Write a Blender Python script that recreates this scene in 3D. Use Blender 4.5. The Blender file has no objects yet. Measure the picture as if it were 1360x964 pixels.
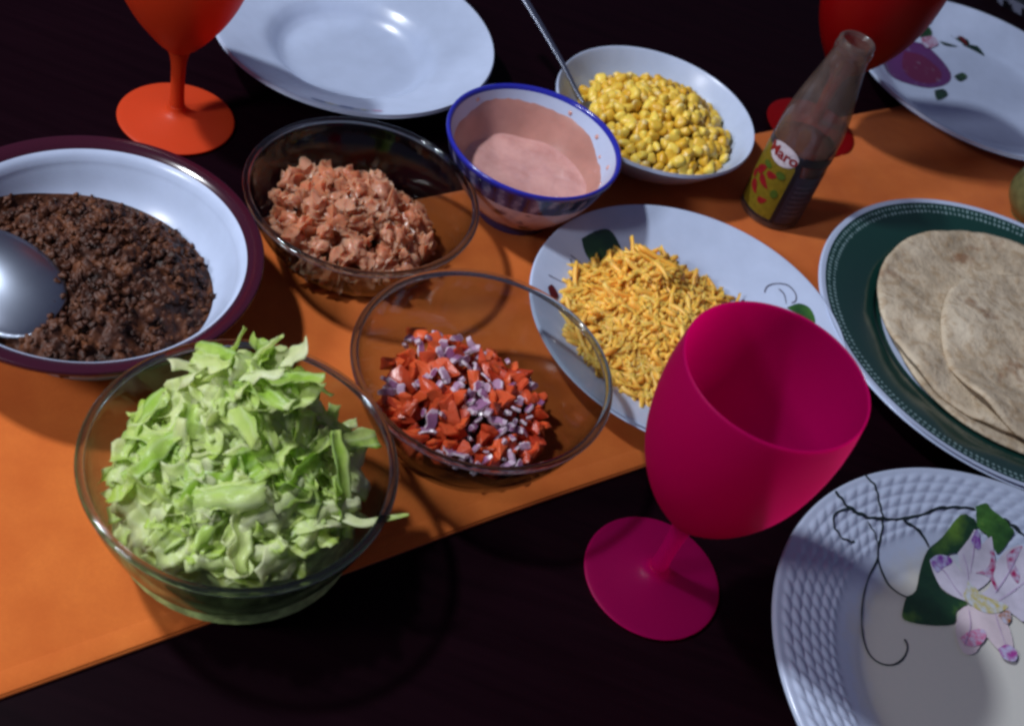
import bpy, bmesh, math, random
from mathutils import Vector, Matrix, noise
from mathutils.geometry import tessellate_polygon
PI = math.pi
C = bpy.context.scene.collection
S = bpy.context.scene
rnd = random.Random(7)

# ---------------------------------------------------------------- camera, world, lamp, exposure
H = 0.52
PITCH, ROLL = math.radians(45.8917), math.radians(20.0914)
cam = bpy.data.cameras.new('camera')
cam.sensor_width = 36.0
cam.lens = 36.0 * 1567.43 / 1360.0
cam.clip_start, cam.clip_end = 0.02, 30.0
cam.dof.use_dof = True
cam.dof.focus_distance = 0.68
cam.dof.aperture_fstop = 11.0
co = bpy.data.objects.new('camera', cam)
C.objects.link(co)
fw = Vector((0, math.cos(PITCH), -math.sin(PITCH)))
rt = Vector((1, 0, 0))
up = Vector((0, math.sin(PITCH), math.cos(PITCH)))
r2 = rt * math.cos(ROLL) + up * math.sin(ROLL)
u2 = up * math.cos(ROLL) - rt * math.sin(ROLL)
m3 = Matrix((r2, u2, -fw)).transposed()
co.matrix_world = Matrix.Translation((0, 0, H)) @ m3.to_4x4()
S.camera = co

w = bpy.data.worlds.new('World')
S.world = w
w.use_nodes = True
bg = w.node_tree.nodes['Background']
bg.inputs[0].default_value = (0.46, 0.47, 0.80, 1)      # dim evening room
bg.inputs[1].default_value = 0.145

LAMP = Vector((-0.92, 0.40, 1.32))
la = bpy.data.lights.new('ceiling_bulb', 'AREA')
la.shape = 'RECTANGLE'
la.size, la.size_y = 0.12, 0.08
la.energy = 20.5
la.color = (0.90, 0.94, 1.0)
lo = bpy.data.objects.new('ceiling_bulb', la)
C.objects.link(lo)
lo.location = LAMP
lo.rotation_euler = (Vector((0.05, 0.6, 0)) - LAMP).to_track_quat('-Z', 'Y').to_euler()

# a second, weaker lamp of the room, low on the near left
lb = bpy.data.lights.new('side_bulb', 'AREA')
lb.shape = 'DISK'
lb.size = 0.22
lb.energy = 10.0
lb.color = (0.92, 0.93, 1.0)
lo2 = bpy.data.objects.new('side_bulb', lb)
C.objects.link(lo2)
lo2.location = (-0.95, -0.38, 0.98)
lo2.rotation_euler = (Vector((0.0, 0.55, 0)) - lo2.location).to_track_quat('-Z', 'Y').to_euler()

S.view_settings.view_transform = 'Standard'
S.view_settings.look = 'None'
S.view_settings.exposure = 0.0
S.view_settings.gamma = 1.0
S.view_settings.use_curve_mapping = False
S.render.engine = 'CYCLES'
S.cycles.use_denoising = True
S.cycles.filter_width = 2.8
S.cycles.caustics_reflective = False
S.cycles.caustics_refractive = False
S.cycles.max_bounces = 10
S.cycles.transmission_bounces = 10
S.cycles.transparent_max_bounces = 40
S.cycles.sample_clamp_indirect = 4.0

# ---------------------------------------------------------------- materials
def srgb(r, g, b):
    f = lambda c: (c / 255 / 12.92) if c / 255 <= 0.04045 else ((c / 255 + 0.055) / 1.055) ** 2.4
    return (f(r), f(g), f(b), 1)

class N:
    """small node-tree writer"""
    def __init__(s, name):
        s.m = bpy.data.materials.new(name)
        s.m.use_nodes = True
        s.t = s.m.node_tree
        s.t.nodes.clear()
        s.out = s.n('ShaderNodeOutputMaterial')
    def n(s, kind, **kw):
        x = s.t.nodes.new(kind)
        for k, v in kw.items():
            setattr(x, k, v)
        return x
    def l(s, a, b):
        s.t.links.new(a, b)
    def val(s, sock, v):
        if isinstance(v, (int, float, tuple, list)):
            sock.default_value = v
        else:
            s.l(v, sock)
    def math(s, op, a, b=0.0, c=None):
        x = s.n('ShaderNodeMath', operation=op)
        s.val(x.inputs[0], a); s.val(x.inputs[1], b)
        if c is not None: s.val(x.inputs[2], c)
        return x.outputs[0]
    def mix(s, f, a, b):
        x = s.n('ShaderNodeMix', data_type='RGBA')
        s.val(x.inputs[0], f); s.val(x.inputs[6], a); s.val(x.inputs[7], b)
        return x.outputs[2]
    def coord(s, which='Object'):
        return s.n('ShaderNodeTexCoord').outputs[which]
    def noise(s, scale, detail=3, vec=None, rough=0.55):
        x = s.n('ShaderNodeTexNoise')
        x.inputs['Scale'].default_value = scale
        x.inputs['Detail'].default_value = detail
        x.inputs['Roughness'].default_value = rough
        s.l(vec if vec is not None else s.coord(), x.inputs['Vector'])
        return x.outputs['Fac']
    def voro(s, scale, vec=None, feature='F1'):
        x = s.n('ShaderNodeTexVoronoi', feature=feature)
        x.inputs['Scale'].default_value = scale
        s.l(vec if vec is not None else s.coord(), x.inputs['Vector'])
        return x.outputs['Distance']
    def ramp(s, f, stops):
        x = s.n('ShaderNodeValToRGB')
        el = x.color_ramp.elements
        while len(el) < len(stops): el.new(0.5)
        for e, (p, c) in zip(el, stops):
            e.position = p; e.color = c if len(c) == 4 else (*c, 1)
        s.val(x.inputs[0], f)
        return x.outputs[0]
    def bump(s, h, strength=0.3, dist=0.001):
        x = s.n('ShaderNodeBump')
        x.inputs['Strength'].default_value = strength
        x.inputs['Distance'].default_value = dist
        s.l(h, x.inputs['Height'])
        return x.outputs[0]
    def rand(s):
        return s.n('ShaderNodeObjectInfo').outputs['Random']
    def bsdf(s, col, rough=0.5, spec=0.5, normal=None, **kw):
        p = s.n('ShaderNodeBsdfPrincipled')
        s.val(p.inputs['Base Color'], col)
        s.val(p.inputs['Roughness'], rough)
        p.inputs['Specular IOR Level'].default_value = spec
        if normal is not None: s.l(normal, p.inputs['Normal'])
        for k, v in kw.items():
            s.val(p.inputs[k.replace('_', ' ')], v)
        s.p = p
        return p.outputs[0]
    def end(s, sh, clear=0.0, tint=(1, 1, 1, 1)):
        if clear:      # flesh that lets some light straight through
            t = s.n('ShaderNodeBsdfTransparent'); t.inputs[0].default_value = tint
            mx = s.n('ShaderNodeMixShader'); mx.inputs[0].default_value = clear
            s.l(sh, mx.inputs[1]); s.l(t.outputs[0], mx.inputs[2]); sh = mx.outputs[0]
        s.l(sh, s.out.inputs['Surface'])
        return s.m

def simple(name, col, rough=0.5, spec=0.5, nscale=0, namp=0.15, bump=0, bdist=0.0005, **kw):
    n = N(name)
    c = col
    nrm = None
    if nscale:
        f = n.noise(nscale, 4)
        d = tuple(x * (1 - namp * 2) for x in col[:3]) + (1,)
        b = tuple(min(1, x * (1 + namp)) for x in col[:3]) + (1,)
        c = n.ramp(f, [(0.3, d), (0.7, b)])
        if bump: nrm = n.bump(f, bump, bdist)
    return n.end(n.bsdf(c, rough, spec, nrm, **kw))

def thin_glass(name, tint=(0.80, 0.815, 0.81), edge=(0.36, 0.40, 0.39), haze=0.0):
    n = N(name)
    lw = n.n('ShaderNodeLayerWeight'); lw.inputs[0].default_value = 0.5
    f3 = n.math('POWER', lw.outputs['Facing'], 3.0)
    col = n.mix(f3, (*tint, 1), (*edge, 1))
    tr = n.n('ShaderNodeBsdfTransparent'); n.l(col, tr.inputs[0])
    gl = n.n('ShaderNodeBsdfGlossy'); gl.inputs['Roughness'].default_value = 0.06
    fr = n.math('MULTIPLY_ADD', n.math('POWER', lw.outputs['Facing'], 5.0), 0.8, 0.035)
    mx = n.n('ShaderNodeMixShader')
    n.l(fr, mx.inputs[0]); n.l(tr.outputs[0], mx.inputs[1]); n.l(gl.outputs[0], mx.inputs[2])
    if haze:      # a film of dried sauce and fingerprints on the glass
        df = n.n('ShaderNodeBsdfDiffuse'); df.inputs[0].default_value = (0.30, 0.22, 0.20, 1)
        m2 = n.n('ShaderNodeMixShader')
        n.l(n.math('MULTIPLY', n.noise(70, 4), haze * 2), m2.inputs[0]); n.l(mx.outputs[0], m2.inputs[1]); n.l(df.outputs[0], m2.inputs[2])
        return n.end(m2.outputs[0])
    return n.end(mx.outputs[0])

def solid_glass(name, col=(0.93, 0.96, 0.95, 1), rough=0.03):
    n = N(name)
    g = n.n('ShaderNodeBsdfGlass')
    g.inputs['Color'].default_value = col
    g.inputs['Roughness'].default_value = rough
    g.inputs['IOR'].default_value = 1.46
    return n.end(g.outputs[0])

def mat_plastic(name, col, through, tl_mix=0.6, rough=0.42):
    """frosted plastic: part scatters back, part glows through"""
    n = N(name)
    f = n.noise(900, 2)
    nb = n.bump(f, 0.12, 0.0002)
    base = n.bsdf(col, rough, 0.3, nb)
    tl = n.n('ShaderNodeBsdfTranslucent'); tl.inputs[0].default_value = through
    mx = n.n('ShaderNodeMixShader'); mx.inputs[0].default_value = tl_mix
    n.l(base, mx.inputs[1]); n.l(tl.outputs[0], mx.inputs[2])
    return n.end(mx.outputs[0])

M = {}
WHITE = (0.46, 0.54, 0.72, 1)
M['porcelain'] = simple('white_porcelain', WHITE, 0.27, 0.5, 60, 0.03)
M['maroon'] = simple('maroon_glaze', srgb(52, 14, 30), 0.14, 0.6)
M['magenta'] = mat_plastic('frosted_magenta_plastic', srgb(178, 5, 106), (0.92, 0.008, 0.38, 1), 0.76)
M['orange'] = mat_plastic('frosted_orange_plastic', srgb(226, 76, 36), (0.80, 0.07, 0.012, 1), 0.42)
M['red'] = mat_plastic('frosted_red_plastic', srgb(150, 4, 8), (0.45, 0.003, 0.004, 1), 0.5)
M['thin'] = thin_glass('clear_glass_wall')
M['rim'] = solid_glass('clear_glass_rim', (0.90, 0.93, 0.92, 1), 0.05)
M['glass'] = solid_glass('clear_glass_thick')
M['steel'] = simple('brushed_steel', (0.30, 0.34, 0.42, 1), 0.36, 0.5, 40, 0.06, Metallic=1.0)

def mk_table():
    n = N('dark_varnished_wood')
    mp = n.n('ShaderNodeMapping'); mp.inputs['Scale'].default_value = (1, 14, 14)
    n.l(n.coord(), mp.inputs[0])
    f = n.noise(9, 5, mp.outputs[0])
    c = n.ramp(f, [(0.3, (0.0042, 0.0009, 0.0024, 1)), (0.7, (0.0064, 0.0014, 0.0034, 1))])
    return n.end(n.bsdf(c, n.math('MULTIPLY_ADD', f, 0.2, 0.34), 0.025, n.bump(f, 0.08, 0.0004)))
M['table'] = mk_table()

def mk_cloth():
    n = N('orange_woven_cotton')
    co_ = n.coord()
    wv = n.n('ShaderNodeTexWave'); wv.inputs['Scale'].default_value = 420; wv.bands_direction = 'X'
    wv2 = n.n('ShaderNodeTexWave'); wv2.inputs['Scale'].default_value = 420; wv2.bands_direction = 'Y'
    n.l(co_, wv.inputs[0]); n.l(co_, wv2.inputs[0])
    h = n.math('ADD', wv.outputs['Fac'], wv2.outputs['Fac'])
    f = n.noise(35, 5)
    c = n.ramp(n.math('ADD', n.math('MULTIPLY', f, 0.6), n.math('MULTIPLY', n.noise(9, 4), 0.45)), [(0.3, srgb(188, 90, 36)), (0.75, srgb(220, 122, 54))])
    c = n.mix(n.math('MULTIPLY', n.noise(700, 2), 0.5), c, srgb(178, 86, 36))
    return n.end(n.bsdf(c, 0.9, 0.1, n.bump(h, 0.35, 0.0003), Sheen_Weight=0.1))
M['cloth'] = mk_cloth()
M['thread'] = simple('orange_thread', srgb(184, 90, 38), 0.9, 0.1)

# ---------------------------------------------------------------- object helpers
def tag(o, label=None, cat=None, group=None, kind=None):
    if label: o['label'] = label
    if cat: o['category'] = cat
    if group: o['group'] = group
    if kind: o['kind'] = kind
    return o

def thing(name, label, cat, loc=(0, 0, 0), rz=0.0, group=None):
    o = bpy.data.objects.new(name, None)
    o.empty_display_size = 0.02
    C.objects.link(o)
    o.location = loc
    o.rotation_euler = (0, 0, rz)
    return tag(o, label, cat, group)

def mesh(name, verts, faces, mats, smooth=True, fm=None):
    me = bpy.data.meshes.new(name)
    me.from_pydata([tuple(v) for v in verts], [], [tuple(f) for f in faces])
    for m in (mats if isinstance(mats, (list, tuple)) else [mats]):
        me.materials.append(m)
    if smooth: me.polygons.foreach_set('use_smooth', [True] * len(me.polygons))
    if fm: me.polygons.foreach_set('material_index', fm)
    me.update()
    return me

def obj(name, me, parent=None, loc=None, rot=None):
    o = bpy.data.objects.new(name, me)
    C.objects.link(o)
    if parent: o.parent = parent
    if loc is not None: o.location = loc
    if rot is not None: o.rotation_euler = rot
    return o

def smooth_profile(pts, sub=5):
    """Catmull-Rom through (r,z) points"""
    P = [pts[0]] + list(pts) + [pts[-1]]
    out = []
    for i in range(1, len(P) - 2):
        p0, p1, p2, p3 = P[i-1], P[i], P[i+1], P[i+2]
        for k in range(sub):
            t = k / sub
            out.append(tuple(0.5 * ((2*p1[j]) + (-p0[j]+p2[j])*t + (2*p0[j]-5*p1[j]+4*p2[j]-p3[j])*t*t + (-p0[j]+3*p1[j]-3*p2[j]+p3[j])*t**3) for j in (0, 1)))
    out.append(tuple(pts[-1]))
    return [(max(0.0, a), b) for a, b in out]

def lathe(name, prof, mats, n=96, matf=None, disp=None, close=False):
    """spin (r,z) profile about z. matf(i)->material index of ring i, disp(r,z,th,i)->(r,z)"""
    V, F, FM, rows = [], [], [], []
    for i, (r, z) in enumerate(prof):
        if r < 1e-6:
            rows.append([len(V)]); V.append((0, 0, z))
        else:
            row = []
            for k in range(n):
                th = 2 * PI * k / n
                rr, zz = disp(r, z, th, i) if disp else (r, z)
                row.append(len(V)); V.append((rr * math.cos(th), rr * math.sin(th), zz))
            rows.append(row)
    seq = list(range(len(rows) - 1))
    pairs = [(i, i + 1) for i in seq] + ([(len(rows) - 1, 0)] if close else [])
    for i, j in pairs:
        a, b = rows[i], rows[j]
        mi = matf(i) if matf else 0
        for k in range(n):
            k2 = (k + 1) % n
            if len(a) == 1 and len(b) == 1: continue
            if len(a) == 1: F.append((a[0], b[k2], b[k]))
            elif len(b) == 1: F.append((a[k], a[k2], b[0]))
            else: F.append((a[k], a[k2], b[k2], b[k]))
            FM.append(mi)
    me = mesh(name, V, F, mats, True, FM)
    bm = bmesh.new(); bm.from_mesh(me)
    bmesh.ops.recalc_face_normals(bm, faces=bm.faces)
    bm.to_mesh(me); bm.free()
    return me

def plate_profile(top, thick=0.0035, foot_r=0.5, lip=0.0012):
    """closed dish section: top surface centre->rim, rounded lip, underside with foot ring, back to axis"""
    R, zr = top[-1]
    pts = list(top)
    pts += [(R + lip, zr - 0.0004), (R + lip * 1.3, zr - 0.0018), (R + lip * 0.5, zr - 0.0030)]
    under = [(r * 0.985, z - thick) for r, z in reversed(top[1:-1]) if r > R * foot_r * 1.08]
    pts += under
    fr = R * foot_r
    zf = 0.0
    pts += [(fr + 0.004, max(0.0022, pts[-1][1] * 0.5)), (fr + 0.002, zf), (fr - 0.002, zf), (fr - 0.004, 0.0022), (0, 0.0022)]
    return pts

def interp(x, prof):
    for (a, za), (b, zb) in zip(prof, prof[1:]):
        if x <= b: return za + (zb - za) * max(0, (x - a)) / max(1e-9, b - a)
    return prof[-1][1]

def tube(pts, rad, seg=8, cap=True):
    """verts, faces of a tube along pts; rad number or list"""
    V, F = [], []
    n = len(pts)
    pts = [Vector(p) for p in pts]
    ref = Vector((0, 0, 1))
    for i, p in enumerate(pts):
        d = (pts[min(i + 1, n - 1)] - pts[max(i - 1, 0)]).normalized()
        a = d.cross(ref)
        if a.length < 1e-3: a = d.cross(Vector((1, 0, 0)))
        a.normalize(); b = d.cross(a)
        r = rad[i] if isinstance(rad, (list, tuple)) else rad
        for k in range(seg):
            t = 2 * PI * k / seg
            V.append(p + a * math.cos(t) * r + b * math.sin(t) * r)
    for i in range(n - 1):
        for k in range(seg):
            k2 = (k + 1) % seg
            F.append((i*seg + k, i*seg + k2, (i+1)*seg + k2, (i+1)*seg + k))
    if cap:
        F.append(tuple(range(seg))[::-1]); F.append(tuple((n-1)*seg + k for k in range(seg)))
    return V, F

def join(parts):
    V, F = [], []
    for v, f in parts:
        o = len(V)
        V += list(v); F += [tuple(i + o for i in q) for q in f]
    return V, F

def decal_poly(poly, surf, off, mat, name, step=0.004):
    """a printed shape laid on a surface: surf(x,y)->z"""
    bm = bmesh.new()
    vs = [bm.verts.new((x, y, 0)) for x, y in poly]
    for t in tessellate_polygon([[Vector((x, y, 0)) for x, y in poly]]):
        try: bm.faces.new([vs[i] for i in t])
        except ValueError: pass
    for _ in range(5):
        le = [e for e in bm.edges if e.calc_length() > step]
        if not le: break
        bmesh.ops.subdivide_edges(bm, edges=le, cuts=1)
        bmesh.ops.triangulate(bm, faces=bm.faces)
    for v in bm.verts: v.co.z = surf(v.co.x, v.co.y) + off
    bmesh.ops.recalc_face_normals(bm, faces=bm.faces)
    if sum(f.normal.z for f in bm.faces) < 0: bmesh.ops.reverse_faces(bm, faces=bm.faces)
    me = bpy.data.meshes.new(name); bm.to_mesh(me); bm.free()
    me.materials.append(mat)
    me.polygons.foreach_set('use_smooth', [True] * len(me.polygons))
    return me

def smooth_line(pts, sub=9):
    P = [pts[0]] + list(pts) + [pts[-1]]
    out = []
    for i in range(1, len(P) - 2):
        p0, p1, p2, p3 = (Vector(q) for q in P[i-1:i+3])
        for k in range(sub):
            t = k / sub
            out.append(0.5 * ((2*p1) + (p2-p0)*t + (2*p0-5*p1+4*p2-p3)*t*t + (3*p1-p0-3*p2+p3)*t**3))
    out.append(Vector(pts[-1]))
    return out

def decal_line(pts, width, surf, off, mat, name):
    L = smooth_line([Vector((x, y)) for x, y in pts])
    V, F = [], []
    n = len(L)
    for i, p in enumerate(L):
        d = (L[min(i+1, n-1)] - L[max(i-1, 0)])
        d = d.normalized() if d.length > 0 else Vector((1, 0))
        q = Vector((-d.y, d.x))
        wd = width * (0.75 + 0.4 * noise.noise(Vector((p.x * 90, p.y * 90, 1)))) * (0.55 if i in (0, n-1) else 1)
        for sgn in (-0.5, 0.5):
            a = p + q * wd * sgn
            V.append((a.x, a.y, surf(a.x, a.y) + off))
        if i: F.append((2*i-2, 2*i, 2*i+1, 2*i-1))
    return mesh(name, V, F, mat)

DEC = {'J': [('vine',0.0016,[(-0.1099,0.0824),(-0.1021,0.0763),(-0.0898,0.0758),(-0.0794,0.0795),(-0.0647,0.0872),(-0.0508,0.0971),(-0.0441,0.1031),(-0.03,0.11),(-0.0202,0.1131)]),
 ('vine',0.0017,[(-0.0026,0.1132),(0.0059,0.111),(0.0133,0.107),(0.0223,0.1016)]),
 ('vine',0.0011,[(-0.0926,0.1028),(-0.0858,0.0975),(-0.081,0.0881),(-0.0777,0.0792),(-0.0772,0.0705),(-0.0773,0.0598),(-0.0745,0.0525),(-0.0678,0.046),(-0.0603,0.043),(-0.0543,0.0426)]),
 ('vine',0.0009,[(-0.0874,0.0739),(-0.0813,0.0683),(-0.0777,0.0623),(-0.0772,0.0546),(-0.0809,0.0417),(-0.0829,0.0278),(-0.0825,0.0152),(-0.0804,0.0036),(-0.0764,-0.0044),(-0.0698,-0.0071),(-0.0625,-0.005),(-0.0569,0.0013),(-0.0545,0.0092),(-0.0563,0.014)]),
 ('vine',0.0009,[(-0.0998,0.0749),(-0.1069,0.069),(-0.1094,0.0628),(-0.1068,0.0571),(-0.1013,0.0546),(-0.0963,0.0552),(-0.0936,0.0573)]),
 ('vine',0.0012,[(-0.0654,0.0856),(-0.0564,0.0856),(-0.05,0.0835),(-0.0453,0.0796)]),
 ('vine',0.001,[(0.0066,0.0613),(0.0116,0.0575),(0.0164,0.0549),(0.0244,0.0529)]),
 ('leaf',0,[(-0.0559,0.0424),(-0.0503,0.0491),(-0.0481,0.0651),(-0.0456,0.0771),(-0.038,0.0882),(-0.0288,0.1059),(-0.0205,0.1059),(-0.0174,0.1005),(-0.0231,0.0869),(-0.0343,0.0782),(-0.037,0.0614),(-0.0313,0.055),(-0.0189,0.0537),(-0.0257,0.0455),(-0.0276,0.0357),(-0.0435,0.0285),(-0.0565,0.0262),(-0.058,0.0318)]),
 ('leaf2',0,[(-0.0206,0.1144),(-0.0155,0.1178),(-0.0113,0.117),(0.0042,0.1092),(0.0034,0.1024),(-0.0018,0.0927),(-0.0052,0.0947),(-0.0112,0.1),(-0.0179,0.1031)]),
 ('petal',0,[(-0.0433,0.0722),(-0.0393,0.077),(-0.0323,0.0791),(-0.0235,0.075),(-0.0187,0.0693),(-0.0179,0.0563),(-0.0256,0.0547),(-0.0342,0.0571),(-0.039,0.0639)]),
 ('petal',0,[(-0.0267,0.0834),(-0.0213,0.0942),(-0.0185,0.101),(-0.014,0.0933),(-0.0082,0.1002),(-0.0046,0.0912),(-0.0017,0.0844),(-0.006,0.0736),(-0.0149,0.0642),(-0.0215,0.0726)]),
 ('petal',0,[(-0.0036,0.0837),(0.0017,0.0952),(0.0114,0.1013),(0.016,0.0906),(0.0182,0.0778),(0.0164,0.0554),(0.007,0.058),(-0.0055,0.0572),(-0.0121,0.061),(-0.0051,0.0706)]),
 ('petal2',0,[(-0.0238,0.0463),(-0.0189,0.0516),(-0.0085,0.0527),(0.0011,0.0545),(0.0064,0.045),(0.0078,0.033),(0.0038,0.0263),(-0.0035,0.0305),(-0.0089,0.0345),(-0.0148,0.0218),(-0.0223,0.0188),(-0.0267,0.0313)]),
 ('purple',0,[(-0.0433,0.0722),(-0.0393,0.0768),(-0.0323,0.0791),(-0.0289,0.0771),(-0.0343,0.0714),(-0.038,0.0666)]),
 ('purple',0,[(-0.02,0.0929),(-0.0179,0.1007),(-0.0133,0.0927),(-0.0154,0.09)]),
 ('magenta',0,[(-0.0142,0.0763),(-0.0082,0.081),(-0.006,0.0867),(-0.0077,0.092),(-0.0047,0.0921),(-0.0025,0.0841),(-0.0031,0.0791),(0.0007,0.0697),(-0.0022,0.0707),(-0.0059,0.077)]),
 ('magenta',0,[(0.0026,0.0928),(0.0061,0.0977),(0.011,0.1007),(0.0082,0.0909),(0.0122,0.0855),(0.0123,0.0797),(0.0088,0.0814),(0.0049,0.0858)]),
 ('yellow',0,[(-0.0187,0.0693),(-0.0139,0.0657),(-0.0082,0.0626),(0.0014,0.0622),(0.0061,0.0609),(-0.0018,0.0533),(-0.0104,0.0508),(-0.018,0.053),(-0.0217,0.0569),(-0.0197,0.0633)]),
 ('orange',0,[(-0.0008,0.0526),(0.006,0.0587),(0.0072,0.0527),(0.0037,0.0481)]),
 ('pink',0,[(-0.0244,0.0273),(-0.0183,0.0345),(-0.0105,0.0387),(-0.0086,0.0347),(-0.0125,0.0275),(-0.0202,0.0234)]),
 ('vein',0.0006,[(-0.0406,0.0715),(-0.0332,0.0687),(-0.0274,0.0611),(-0.0227,0.0565)]),
 ('vein',0.0006,[(-0.0185,0.0954),(-0.0174,0.0862),(-0.0176,0.0742)]),
 ('vein',0.0006,[(-0.0237,0.0837),(-0.0198,0.0775),(-0.0187,0.0693)]),
 ('vein',0.0006,[(0.0093,0.0959),(0.0045,0.0809),(-0.0023,0.0673)]),
 ('vein',0.0006,[(0.0159,0.0819),(0.0075,0.0714),(-0.0005,0.0625)]),
 ('vein',0.0006,[(-0.019,0.0483),(-0.0182,0.0369),(-0.0222,0.0229)]),
 ('vein',0.0006,[(-0.0028,0.0518),(-0.0003,0.0422),(0.0031,0.0311)]),
 ('pink2',0,[(-0.0023,0.0288),(0.0038,0.0341),(0.0092,0.0312),(0.0076,0.0245),(0.0008,0.0236)])],
'H': [('leaf',0,[(-0.0829,0.0412),(-0.0759,0.0535),(-0.0675,0.0611),(-0.0589,0.0569),(-0.0522,0.0471),(-0.0555,0.0361),(-0.0622,0.0285),(-0.0714,0.029),(-0.0782,0.0336)]),
 ('leaf2',0,[(0.0633,0.0522),(0.0701,0.057),(0.0776,0.0543),(0.0822,0.0454),(0.081,0.0407),(0.0717,0.0472)]),
 ('vine',0.0005,[(-0.0955,-0.0058),(-0.0847,-0.0025),(-0.0807,0.0046),(-0.0817,0.0126),(-0.0855,0.02)]),
 ('vine',0.0005,[(-0.0758,-0.0005),(-0.0774,0.0056),(-0.0744,0.0122),(-0.0684,0.0119),(-0.0642,0.0064),(-0.0663,-0.0013),(-0.0701,-0.0048)]),
 ('vine',0.0005,[(-0.0864,0.0228),(-0.0754,0.0221),(-0.064,0.0243)]),
 ('vine',0.0005,[(0.0469,0.0615),(0.0478,0.0665),(0.053,0.0699),(0.0604,0.0701),(0.0662,0.065),(0.0678,0.0591),(0.0654,0.0563)]),
 ('vine',0.0005,[(0.0553,0.0661),(0.0594,0.0626),(0.0623,0.0551)]),
 ('bud',0,[(-0.0932,-0.0171),(-0.091,-0.0122),(-0.0851,-0.0174),(-0.0866,-0.0232),(-0.0901,-0.0228)])],
'K': [('rose',0,[(-0.0826,0.0211),(-0.0657,0.044),(-0.046,0.0571),(-0.0302,0.046),(-0.0175,0.0231),(-0.0206,0.0021),(-0.0376,-0.0178),(-0.0593,-0.025),(-0.0753,-0.0255),(-0.0864,-0.0134)]),
 ('rosed',0,[(-0.0639,0.0292),(-0.0452,0.0355),(-0.0264,0.0169),(-0.0339,-0.0072),(-0.0521,-0.0146),(-0.0647,-0.0018)]),
 ('leaf',0,[(-0.0203,0.0846),(-0.0151,0.0833),(-0.0041,0.0814),(0.0022,0.0798),(-0.0029,0.0872),(-0.0153,0.0835)]),
 ('leaf',0,[(-0.0069,0.0802),(0.0081,0.0842),(0.0169,0.0757),(0.0056,0.0785)]),
 ('leaf',0,[(-0.0293,0.0721),(-0.0184,0.0745),(-0.0106,0.0749),(-0.0231,0.0692)]),
 ('leaf',0,[(-0.0146,0.0183),(-0.0062,0.0307),(-0.0011,0.026),(-0.0087,0.0129)]),
 ('leaf',0,[(-0.034,-0.0206),(-0.0252,-0.0118),(-0.0209,-0.0195),(-0.0312,-0.0346)]),
 ('leaf',0,[(-0.054,0.0827),(-0.046,0.0946),(-0.0406,0.0892),(-0.0446,0.0805)]),
 ('leaf',0,[(-0.054,0.0691),(-0.0442,0.0793),(-0.038,0.0743),(-0.0461,0.063)]),
 ('bud',0,[(-0.0134,0.0858),(-0.0056,0.0818),(-0.0008,0.0806),(-0.0063,0.087)]),
 ('pinkp',0,[(-0.0494,0.0625),(-0.0362,0.0735),(-0.0299,0.0661),(-0.0415,0.0508)])]}

# ---------------------------------------------------------------- table and runner
bm = bmesh.new()
bmesh.ops.create_cube(bm, size=1, matrix=Matrix.Translation((0.15, 0.95, -0.0205)) @ Matrix.Diagonal((2.6, 1.9, 0.04, 1)))
bmesh.ops.bevel(bm, geom=list(bm.edges), offset=0.006, segments=3, affect='EDGES')
me = bpy.data.meshes.new('dining_table'); bm.to_mesh(me); bm.free(); me.materials.append(M['table'])
tb = obj('dining_table', me)
tag(tb, 'very dark varnished wooden table under all the dishes and the orange runner', 'table')
# the slab's top is at z = -0.0005

RD = Vector((0.7071, 0.7071)); RN = Vector((-0.7071, 0.7071))
# the runner lies between n.P = 0.251 and n.P = 0.496 (n = RN), along RD
def runner_z(s, t):
    z = 0.0009 + 0.0014 * max(0, noise.noise(Vector((s * 6, t * 9, 0.3)))) + 0.0006 * noise.noise(Vector((s * 22, t * 22, 4)))
    for k, (a, b, c) in enumerate(((0.6, 1, .10), (1, -.35, .58), (1, .2, .06), (.8, 1, .78))):     # soft fold lines
        d = (a * s + b * t - c + .006 * noise.noise(Vector((s * 7, t * 7, k)))) / math.hypot(a, b)
        z += 0.0011 * math.exp(-(d / .004) ** 2)
    return max(z, .0004)
def runner_edge(s, e):
    return e + 0.0035 * max(-1, min(1, (s - .2) * 2)) + 0.0022 * noise.noise(Vector((s * 5, e * 30, 2.0)))
NS, NT = 260, 60
V, F = [], []
for layer in (0, 1):
    for i in range(NS + 1):
        s = -0.75 + 2.6 * i / NS
        for j in range(NT + 1):
            a, b = runner_edge(s, 0.2585), runner_edge(s, 0.5050)
            t = a + (b - a) * j / NT
            p = RD * s + RN * t
            edge = min(j, NT - j)
            z = runner_z(s, t) * min(1, 0.55 + edge * 0.2)
            V.append((p.x, p.y, z + (0.0009 if layer == 0 else -0.0005 - z * 0.9)))
W1 = NT + 1; off = (NS + 1) * W1
for i in range(NS):
    for j in range(NT):
        a = i * W1 + j
        F.append((a, a + W1, a + W1 + 1, a + 1)); F.append((off + a, off + a + 1, off + a + W1 + 1, off + a + W1))
    for j in (0, NT):
        a = i * W1 + j
        F.append((a, a + W1, off + a + W1, off + a) if j else (a, off + a, off + a + W1, a + W1))
run = obj('table_runner', mesh('table_runner', V, F, M['cloth']))
tag(run, 'orange cotton table runner lying diagonally under the bowls', 'table runner')
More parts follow.
